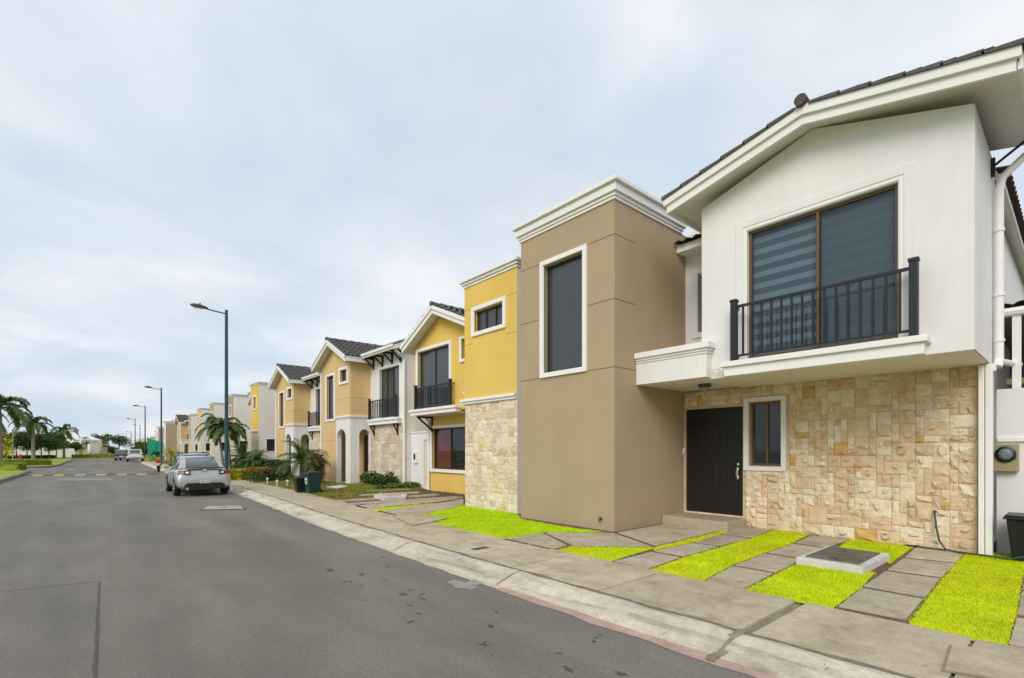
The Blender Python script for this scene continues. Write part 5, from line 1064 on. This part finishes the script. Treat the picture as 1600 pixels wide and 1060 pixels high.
q.add(V, [(i * 10 + k, i * 10 + (k + 1) % 10, (i + 1) * 10 + (k + 1) % 10, (i + 1) * 10 + k) for i in range(4) for k in range(10)] + [tuple(range(10)), tuple(range(40, 50))[::-1]]); hd = q.build('lamp_head', HEAD, sl, smooth=True)
q = MB(); q.lathe([(.035, 0), (.035, .07), (.01, .08)], (-1.12, 0, 8.61), 10); q.build('photocell', BLACK, hd); q = MB(); q.box(-1.38, -.98, -.09, .09, 8.425, 8.445); q.build('lens', LENS, hd)
sl.location = (5.30, 27.8, 0)
for (t, s, lab) in ((6.4, 67, 'teal street lamp standing in front of the green netting'), (7.1, 96, 'teal street lamp beside the white pickup'), (8.3, 136, 'distant street lamp beyond the white pickup'), (11.3, 168, 'distant street lamp before the yellow house row'), (13.0, 232, 'far street lamp at the end of the yellow row'), (13.0, 262, 'last and smallest street lamp past the end of the yellow row')): dup(sl, (t, s, 0), 0, lab)
# ------------------------------------------------------------------ plants
def frond(mb, base, az, el, ln, droop, nl=16, ll=.3, lw=.02, sag=.5, seed=0, seg=7):
    rr = random.Random(seed); p = Vector(base); d = Vector((math.cos(az) * math.cos(el), math.sin(az) * math.cos(el), math.sin(el))); P = [p.copy()]; Ds = [d.copy()]
    for i in range(seg):
        p = p + d * (ln / seg); P.append(p.copy()); d = (d + Vector((0, 0, -droop / seg * (1 + i * .35)))).normalized(); Ds.append(d.copy())
    for a, b in zip(P, P[1:]): mb.bar(a, b, lw * .7, lw * .5)
    for k in range(nl):
        f = .12 + .86 * k / (nl - 1); i = min(seg - 1, int(f * seg)); u = f * seg - i; c = P[i].lerp(P[i + 1], u); dd = Ds[i]; sd_ = dd.cross(Vector((0, 0, 1)));  sd_ = sd_.normalized() if sd_.length > .01 else Vector((1, 0, 0)); up = sd_.cross(dd)
        l_ = ll * math.sin(math.pi * (.18 + .78 * f)) ** .7 * rr.uniform(.85, 1.15)
        for sg in (1, -1):
            t1 = (sd_ * sg * .8 + dd * .55 + up * rr.uniform(.0, .35)).normalized(); m1 = c + t1 * l_ * .55; e_ = m1 + (t1 + Vector((0, 0, -sag))).normalized() * l_ * .45; n_ = dd * lw
            mb.add([c - n_ * .5, c + n_ * .5, m1 + n_ * .55, e_, m1 - n_ * .55], [(0, 1, 2, 4), (4, 2, 3)])
def palm(name, label, h, tr, nf, fl, droop, elr, nl, ll, lw, seed, lean=(0, 0), trunk=BARK, shaft=False, group=None, leafm=LEAFP, sag=.5, trunks=1, top=None):
    H = proto(name, label, 'palm', group); rr = random.Random(seed); cr_ = MB()
    for k in range(trunks):
        ox, oy = (0, 0) if k == 0 else (rr.uniform(.35, .5), rr.uniform(-.5, -.3)); hk = h * (1 - .12 * k); lx, ly = lean[0] + (.12 * k), lean[1] - .1 * k; q = MB(); n = 10
        q.tube([(ox + lx * (i / n) ** 1.5, oy + ly * (i / n) ** 1.5, hk * i / n - .02) for i in range(n + 1)], [tr * (1.35 if i == 0 else 1.0 - .25 * i / n) * (1 + .07 * (i % 2)) for i in range(n + 1)], 10); q.build('trunk', trunk, H, smooth=False)
        tp = (ox + lx, oy + ly, hk)
        if shaft: q = MB(); q.tube([tp, (tp[0], tp[1], hk + fl * .28)], [tr * .72, tr * .3], 8); q.build('crown_shaft', mat('crown_shaft', (.20, .26, .09), .6), H); tp = (tp[0], tp[1], hk + fl * .22)
        for i in range(nf):
            az = 2 * math.pi * i / nf * 2.618 + rr.uniform(-.3, .3); el = elr[0] + (elr[1] - elr[0]) * (i / nf) + rr.uniform(-.12, .12)
            frond(cr_, tp, az, el, fl * rr.uniform(.85, 1.1), droop * rr.uniform(.8, 1.2), nl, ll, lw, sag, seed * 100 + i + k * 50)
    cr_.build('crown', leafm, H, fixn=False); return H
def leafball(mb, c, r, n, sz, rr, flat=1.0):
    for _ in range(n):
        v = Vector((rr.gauss(0, 1), rr.gauss(0, 1), rr.gauss(0, 1))).normalized() * (rr.random() ** .35); p = Vector(c) + Vector((v.x * r, v.y * r, v.z * r * flat)); a = Vector((rr.gauss(0, 1), rr.gauss(0, 1), rr.gauss(0, .6))).normalized(); b = a.cross(Vector((rr.gauss(0, 1), rr.gauss(0, 1), rr.gauss(0, 1)))).normalized(); s_ = sz * rr.uniform(.6, 1.3)
        mb.add([p - a * s_, p + b * s_ * .5, p + a * s_, p - b * s_ * .5], [(0, 1, 2, 3)])
def tree(name, label, h, cr_r, seed, m=LEAFD, n=9, per=420, sz=.16, group=None, trunk_f=.42):
    H = proto(name, label, 'tree', group); rr = random.Random(seed); q = MB(); th_ = h * trunk_f; q.tube([(0, 0, -.05), (.05, .02, th_ * .5), (0, .05, th_)], [.13, .10, .08], 8); c = MB()
    for i in range(n):
        a = rr.uniform(0, 6.28); rad = cr_r * rr.uniform(.15, .75); z = th_ + (h - th_) * rr.uniform(.15, .85); p = (math.cos(a) * rad, math.sin(a) * rad, z); q.tube([(0, .05, th_ * .92), (p[0] * .5, p[1] * .5, th_ + (z - th_) * .6), p], [.06, .04, .02], 6); leafball(c, p, cr_r * rr.uniform(.38, .58), per, sz, rr, .8)
    q.build('trunk', BARKB, H); c.build('crown', m, H, fixn=False); return H
def shrub(name, label, cat, boxes, m, per, sz, seed, group=None, flowers=0, org=None):
    xs = [b[0] for b in boxes]; ys = [b[1] for b in boxes]; H = thing(name, (sum(xs) / len(xs), sum(ys) / len(ys), 0), label, cat, group); rr = random.Random(seed); q = MB(); st = MB(); fl = MB()
    for (x, y, r, hh) in boxes:
        leafball(q, (x, y, hh * .55), r, per, sz, rr, hh * .5 / r)
        for k in range(3): st.tube([(x + rr.uniform(-.05, .05), y + rr.uniform(-.05, .05), -.03), (x + rr.uniform(-.6, .6) * r, y + rr.uniform(-.6, .6) * r, hh * .7)], .012, 5)
        for k in range(flowers): a = rr.uniform(0, 6.28); leafball(fl, (x + math.cos(a) * r * rr.uniform(.2, .9), y + math.sin(a) * r * rr.uniform(.2, .9), hh * rr.uniform(.65, 1.02)), .07, 12, .05, rr)
    st.build('stems', BARKB, H, fixn=False); q.build('foliage', m, H, fixn=False)
    if flowers: fl.build('flowers', FLOWER, H, fixn=False)
    return H
def hedge(name, label, a, b, w_, hh, m, seed, dens=900, sz=.06, group=None):
    H = thing(name, ((a[0] + b[0]) / 2, (a[1] + b[1]) / 2, 0), label, 'hedge', group); rr = random.Random(seed); A = Vector(a); B_ = Vector(b); d = B_ - A; n_ = Vector((-d.y, d.x)).normalized(); q = MB(); N_ = int(dens * d.length * (w_ + hh))
    e0 = d.normalized() * min(.12, w_ * .15); A2, B2 = A + e0, B_ - e0; core = MB(); core.prism([tuple(A2 + n_ * w_ * .38), tuple(A2 - n_ * w_ * .38), tuple(B2 - n_ * w_ * .38), tuple(B2 + n_ * w_ * .38)], -.03, hh * .82); core.build('hedge_core', m, H)
    for _ in range(N_):
        f = rr.random(); c = A + d * f; side = rr.random(); bump_ = 1 + .12 * pnoise(Vector((f * d.length * 1.5, seed, 0)))
        if side > 1 - min(.25, .6 * w_ / d.length): f = rr.choice((0, 1)) + rr.gauss(0, .02 / d.length); c = A + d * f; o = rr.uniform(-.5, .5) * w_; z = hh * rr.uniform(.02, 1.0)
        elif side < .4: o = rr.uniform(-.5, .5) * w_; z = hh * bump_ * rr.uniform(.88, 1.03)
        else: o = (.5 if side < .7 else -.5) * w_ * rr.uniform(.85, 1.05); z = hh * rr.uniform(.02, 1.0)
        c = c + n_ * o; v = Vector((rr.gauss(0, 1), rr.gauss(0, 1), rr.gauss(0, 1))).normalized(); u = v.cross(Vector((rr.gauss(0, 1), rr.gauss(0, 1), rr.gauss(0, 1)))).normalized(); s_ = sz * rr.uniform(.6, 1.3); p = Vector((c.x, c.y, z)); q.add([p - v * s_, p + u * s_ * .5, p + v * s_, p - u * s_ * .5], [(0, 1, 2, 3)])
    q.build('foliage', m, H, fixn=False); return H
# right-hand verge planting
dp = palm('date_palm', 'feathery date palm behind the wheeled bins', .95, .17, 54, 1.5, 1.2, (.1, 1.4), 30, .27, .022, 3, trunk=BARKB, sag=.25); p = gp(468, 757); dp.location = (p[0] + .15, p[1], 0)
for x, y, sc, lab in ((379, 741, 1.0, 'taller date palm among the hedges beyond the red flowers'), (401, 743, .80, 'shorter date palm among the hedges above the red flowers')):
    p = gp(x, y); o = dup(dp, (p[0], p[1], 0), x * .7, lab, sc)
p = zp(349, 34.0); tp = palm('feather_palm', 'twin trunk feather palm behind the teal street lamp', 2.9, .10, 18, 1.9, 1.5, (.15, 1.35), 34, .50, .060, 21, lean=(-.25, .2), shaft=True, trunks=2, sag=.8); tp.location = (p[0], p[1], 0); tp.scale = (.9, .9, .93)
p = zp(244, 76); sp_ = palm('small_palm', 'small palm growing before the green netting', .9, .10, 13, 1.5, 1.5, (.2, 1.2), 14, .4, .05, 31, sag=.6); sp_.location = (p[0], p[1], 0)
p = zp(267, 70); o = dup(sp_, (p[0], p[1], 0), 1.3, 'yellowish small palm before the taupe sided house', 1.2)
for ch in o.children:
    if ch.name.startswith('crown'): ch.data = ch.data.copy(); ch.data.materials[0] = LEAFY
p = zp(222, 95); dup(sp_, (p[0], p[1], 0), 2.1, 'palm clump between the green netting and white pickup', 2.0)
h0 = gp(362, 751); h1 = gp(418, 747); hedge('clipped_hedge', 'bright yellow clipped hedge beside the silver sedan', (h0[0] + .2, h0[1]), (h1[0], h1[1] + .6), .6, .55, LEAFY, 4, 2200, .075)
h0 = gp(365, 742); h1 = gp(440, 744); hedge('dark_hedge', 'dark green hedge under the date palms', (h0[0] + .3, h0[1]), (h1[0] + .4, h1[1]), 1.2, .9, LEAFD, 5, 300, .09)
shrub('flower_bush', 'red flowering bush in front of the bright yellow hedge', 'bush', [(*gp(395, 755), .45, .75), (*gp(407, 753), .4, .7)], LEAF, 420, .055, 6, flowers=7)
shrub('flower_bush', 'red flowering bush between the date palm and bins', 'bush', [(*gp(420, 752), .42, .7), (*gp(432, 752), .45, .65), (*gp(445, 751), .4, .6)], LEAFD, 420, .055, 7, flowers=4)
q = shrub('red_cordyline', 'dark red leafy plant beside the tan house corner', 'plant', [(*gp(494, 752), .32, 1.5)], LEAFR, 300, .14, 8)
for i, (x, y) in enumerate(((586, 757), (597, 757), (607, 758), (616, 758), (626, 758))):
    p = (10.05, 22.25 - i * .6); shrub('leafy_shrub', ('first', 'second', 'third', 'fourth', 'fifth')[i] + ' leafy shrub from the brown door along the stone bay', 'shrub', [(p[0], p[1], .30, .52 + .16 * (i % 3 == 1)), (p[0] + .1, p[1] - .2, .22, .42)], LEAF, 150, .085, 40 + i)
shrub('grass_mound', 'rounded dark green grass mound beside the white gate wall', 'grass', [(*gp(640, 762.5), .5, .24), (*gp(620, 763), .45, .2), (*gp(600, 764), .4, .14)], mat('mound_green', (.10, .16, .03), .8, .2, 4, rnd=.3, island=True), 500, .06, 50)
# bins
def bin_(name, label, p, w_, h_, m, sticker):
    H = thing(name, (p[0], p[1], 0), label, 'bin'); taper(MB(), p[0], p[1], .03, h_ * .9, w_ * .38, w_ * .5, w_ * .36, w_ * .48).build('bin_body', m, H, bev=.015)
    q = MB(); q.box(p[0] - w_ * .54, p[0] + w_ * .56, p[1] - w_ * .53, p[1] + w_ * .53, h_ * .9, h_ * .95).box(p[0] - w_ * .46, p[0] + w_ * .46, p[1] - w_ * .45, p[1] + w_ * .45, h_ * .95, h_); q.build('bin_lid', m, H, bev=.012)
    for sg in (1, -1): q = MB(); q.lathe([(.09, -.02), (.09, .02)], (p[0] + w_ * .38, p[1] + sg * w_ * .4, .09), 14, 'y'); q.build('bin_wheel', TYRE, H)
    if sticker:
        q = MB(); x = p[0] - w_ * .475
        q.box(x - .02, x + .06, p[1] - .10, p[1] + .10, h_ * .62, h_ * .72).box(x - .02, x + .06, p[1] - .11, p[1] + .11, h_ * .56, h_ * .585).box(x - .015, x + .06, p[1] - .06, p[1] + .06, h_ * .44, h_ * .53); q.build('sticker', PLATE, H)
    return H
p = gp(489, 771); bin_('wheeled_bin', 'tall dark green wheeled bin with white stickers on the verge', (p[0], p[1]), .52, .80, mat('green_plastic', (.012, .045, .045), .4), True)
p = gp(478, 770.5); bin_('wheeled_bin', 'shorter black bin beside the dark green one', (p[0] - .1, p[1] + .35), .40, .58, BP, False)
# white garden lights
gl = proto('garden_light', 'small white garden light in the lawn, fourth from the wheeled bins', 'garden light', 'white garden lights'); q = MB(); q.tube([(0, 0, -.03), (0, 0, .24)], .025, 8); q.build('stem', PLATE, gl); q = MB(); q.lathe([(.06, .22), (.065, .27), (.03, .31)], (0, 0, 0), 12); q.build('light_cap', PLATE, gl)
gl.location = (*gp(418, 757), 0)
for x, y, k in ((433, 761, 'third'), (449, 761, 'second'), (462, 767, 'first')): dup(gl, (*gp(x, y), 0), 0, 'small white garden light in the lawn, %s from the wheeled bins' % k)
# green netting
n0 = Vector(gp(230.5, 721)); n1 = Vector(gp(256.5, 719)); NT = thing('green_netting', (*n0, 0), 'turquoise green construction netting hung on posts', 'netting'); q = MB(); m_ = 24; hs_ = [(3.45 - .55 * i / m_ + .06 * math.sin(i * 1.3)) for i in range(m_ + 1)]; d = n1 - n0; nn = Vector((-d.y, d.x)).normalized()
for i in range(m_):
    a, b = n0 + d * (i / m_) + nn * .08 * math.sin(i * 1.1), n0 + d * ((i + 1) / m_) + nn * .08 * math.sin((i + 1) * 1.1); q.quad((*a, .05), (*b, .05), (*b, hs_[i + 1]), (*a, hs_[i]))
q.build('net', mat('net_green', (.03, .46, .30), .8, .12, 1.5, trans=.3), NT, fixn=False)
q = MB()
for f in (0, .5, 1): a = n0 + d * f; q.tube([(*a, 0), (*a, 3.3 - .5 * f)], .04, 6)
q.build('post', BARKB, NT)
shrub('kerb_bush', 'yellow green low bush at the foot of the netting', 'bush', [(*gp(236, 722), .9, .8), (*gp(243, 721), .7, .6)], LEAFY, 160, .12, 60)
# ------------------------------------------------------------------ left side: verge islands, palms, hedges, wall
def island(poly, lab):
    m_ = MB(); m_.prism(poly, RZ - .1, .035); k_ = m_.build('left_kerb', mat('left_kerb', (.22, .21, .195), .9, .15, 3, .3, 50, stain=.2)); struct(k_); n = len(poly); cx = sum(p[0] for p in poly) / n; cy = sum(p[1] for p in poly) / n
    pin = []
    for x, y in poly: dx_, dy_ = cx - x, cy - y; l_ = math.hypot(dx_, dy_); pin.append((x + (-.22 if dx_ < 0 else .22) , y + dy_ / l_ * .25))
    t_ = MB(); t_.add(ring(pin, .042), [tuple(range(n))]); struct(t_.build('verge', mat('verge_green', (.29, .36, .03), .95, .2, .6, .5, 30, stain=.25)))
    return pin
I1 = island([(-30, -30), (-3.42, -30), (-3.38, 37), (-3.22, 46), (-3.22, 53.5), (-3.5, 55.6), (-4.3, 57), (-6, 57.5), (-30, 57.5)], '1')
I2 = island([(-30, 66), (-5, 66), (-3.4, 66.4), (-2.6, 68), (-2.2, 74), (-2.0, 86), (-1.7, 105), (-1.4, 126), (-2.2, 129), (-30, 129)], '2')
far_v = MB(); far_v.prism([(-3, 136.0), (9.5, 134.5), (30, 150), (30, 400), (-60, 400), (-60, 140)], RZ - .1, .03); struct(far_v.build('far_verge', MATS['verge_green']))
a = gp(20, 737, 0); hedge('clipped_hedge', 'yellow green hedge with rounded end beside the kerb corner', (-5.6, 55.6), (-3.75, 54.6), .9, .62, mat('hedge_lime', (.30, .36, .03), .6, .25, 3, rnd=.35, island=True, trans=.2), 70, 500, .07)
hedge('clipped_hedge', 'long yellow green hedge behind the first one at the side road', (-9.5, 70.5), (-2.9, 73.2), .9, .62, MATS['hedge_lime'], 71, 300, .09)
hedge('clipped_hedge', 'low yellow green hedge across the far end of the road', (-2.0, 137.6), (8.5, 136.0), 1.0, .7, MATS['hedge_lime'], 72, 160, .13)
hy = thing('fire_hydrant', (*gp(32, 724), .04), 'red fire hydrant standing on the grass verge', 'hydrant'); hx, hyy = gp(32, 724); q = MB(); q.lathe([(.20, .04), (.20, .10), (.13, .12), (.13, .62), (.17, .64), (.17, .70), (.12, .80), (.05, .86), (.05, .92)], (hx, hyy, 0), 16); RD = mat('hydrant_red', (.42, .03, .025), .5); q.build('barrel', RD, hy, smooth=False)
q = MB(); q.lathe([(.07, -.24), (.07, .24)], (hx, hyy, .50), 12, 'y'); q.build('outlet', RD, hy); q = MB(); q.lathe([(.08, -.26), (.08, .0)], (hx, hyy, .46), 12, 'x'); q.build('front_outlet', RD, hy); hy.scale = (1.25, 1.25, 1.25)
lp = palm('royal_palm', 'tall palm with drooping fronds behind the kerb corner hedge', 5.0, .24, 15, 3.3, 1.6, (-.1, 1.25), 40, .75, .11, 80, shaft=True, sag=.9); lp.location = (-5.75, 63.3, 0); lp.location.y = 64.5; lp.location.x = -5.9
lp.location = (-6.1, 66.6, 0)
for i, (x, Z, sc, lab) in enumerate(((52, 69, .92, 'palm standing just beyond the red fire hydrant'), (100, 103, .95, 'palm beside the white building with slanted top'), (-35, 60, 1.0, 'palm beside the kerb hedge, outermost of the verge'))):
    p = zp(x, Z); dup(lp, (p[0], p[1], .03), i * 1.4 + .8, lab, sc)
TR = [(25, 92, 4.6, 2.6), (42, 96, 4.8, 2.7), (64, 92, 5.2, 2.7), (76, 99, 5.4, 2.8), (9, 86, 4.6, 2.8), (88, 110, 4.4, 2.4), (113, 118, 3.4, 2.2), (-14, 84, 5, 3)]
tlab = ['round dark tree behind the red hydrant', 'round dark tree behind the palm by the hydrant', 'dense dark tree, first past the palm by the hydrant', 'tall dense dark tree, second past the palm by the hydrant', 'round dark tree behind the tall kerb palm', 'small tree beside the palm by the white building', 'low tree in front of the white slanted building', 'round dark tree farthest along the verge from the road']
for i, (x, Z, hh, r) in enumerate(TR):
    p = zp(x, Z); o = tree('round_tree', tlab[i], hh, r, 200 + i, LEAFD if i % 3 else LEAF, 9, 330, .17, 'round trees on the verge', .40); o.location = (p[0], p[1], .02)
p = zp(4, 58); shrub('yellow_shrub', 'yellow leaved shrub in front of the tall kerb palm', 'shrub', [(p[0], p[1], 1.1, 3.6)], LEAFY, 260, .2, 91)
p = zp(20, 70); q = thing('lamp_post', (p[0], p[1], .03), 'slim grey post on the verge beside the red hydrant', 'post'); m1 = MB(); m1.tube([(p[0], p[1], .03), (p[0], p[1], 4.6)], .07, 10); m1.build('pole', mat('grey_pole', (.32, .32, .32), .6), q); m1 = MB(); m1.lathe([(.16, 0), (.16, .3), (.10, .34)], (p[0], p[1], .03), 10); m1.build('pole_base', mat('grey_pole', (1, 1, 1)), q)
far = [(133, 125, 5.2, 3.0, 'round tree beside the white building at the road end'), (157, 140, 6.3, 2.6, 'lone tree with flat crown at the road end'), (186, 150, 6.4, 3.2, 'dense round tree behind the black pickup'), (152, 132, 2.6, 2.2, 'low dark bush tree beside the red car'), (170, 136, 2.4, 2.4, 'low dark bush tree behind the red car'), (143, 128, 2.2, 1.8, 'low dark bush tree by the tan wall'), (226, 98, 3.4, 1.8, 'dark bushy tree between the white pickup and the netting')]
for i, (x, Z, hh, r, lab) in enumerate(far):
    p = zp(x, Z); o = tree('far_tree', lab, hh, r, 300 + i, LEAFD if i != 1 else LEAF, 8, 260, .2, 'trees at the road end', .45 if hh > 4 else .2); o.location = (p[0], p[1], -.02)
bw = thing('boundary_wall', (*zp(60, 108), 0), 'long white rendered boundary wall behind the verge trees', 'wall')
a, b = Vector(zp(-60, 104)), Vector(zp(116, 116)); d = b - a; nn = Vector((-d.y, d.x)).normalized() * .1
for i in range(9):
    p0_, p1_ = a + d * (i / 9), a + d * ((i + .985) / 9); q = MB(); q.prism([tuple(p0_ - nn), tuple(p1_ - nn), tuple(p1_ + nn), tuple(p0_ + nn)], -.2, 2.05 + .1 * (i % 2)); q.build('wall_panel', TAN if i in (3,) else WHITE, bw)
wb = thing('white_building', (*zp(112, 122), 0), 'white building with slanted top over a dark olive base', 'building')
def bl_(x0, x1, Z, z0, z1, z1b, m, nm, dep=6):
    a, b = Vector(zp(x0, Z)), Vector(zp(x1, Z)); d = (b - a); nn = Vector((-d.y, d.x)).normalized() * dep; nn = nn if nn.y > 0 else -nn
    q = MB(); q.add([(*a, z0), (*b, z0), (*b, z1b), (*a, z1), (*(a + nn), z0), (*(b + nn), z0), (*(b + nn), z1b), (*(a + nn), z1)], [(0, 1, 2, 3), (7, 6, 5, 4), (0, 4, 5, 1), (1, 5, 6, 2), (2, 6, 7, 3), (3, 7, 4, 0)]); return q.build(nm, m, wb)
bl_(104, 127, 122, 2.4, 5.6, 4.3, WHITE, 'upper_block'); bl_(108, 117, 121.5, -.2, 2.6, 2.6, WHITE, 'white_pier', 3); bl_(117, 137, 123, -.2, 2.4, 2.4, OLIVE, 'olive_base'); bl_(137, 141, 122, -.2, 3.2, 3.2, WHITE, 'white_column', 3); bl_(141, 145, 124, -.2, 3.6, 3.4, TAN, 'tan_column', 3)
q = MB(); a, b = zp(103, 121.7), zp(117, 121.7); q.bar((*a, 5.75), (*b, 4.1), .3, .18); q.build('slanted_coping', mat('coping_red', (.30, .09, .07), .7), wb)
bh = hedge('green_hedge', 'dark green hedge under the round verge trees', zp(-20, 88), zp(84, 101), 1.0, .6, LEAFD, 73, 90, .14)
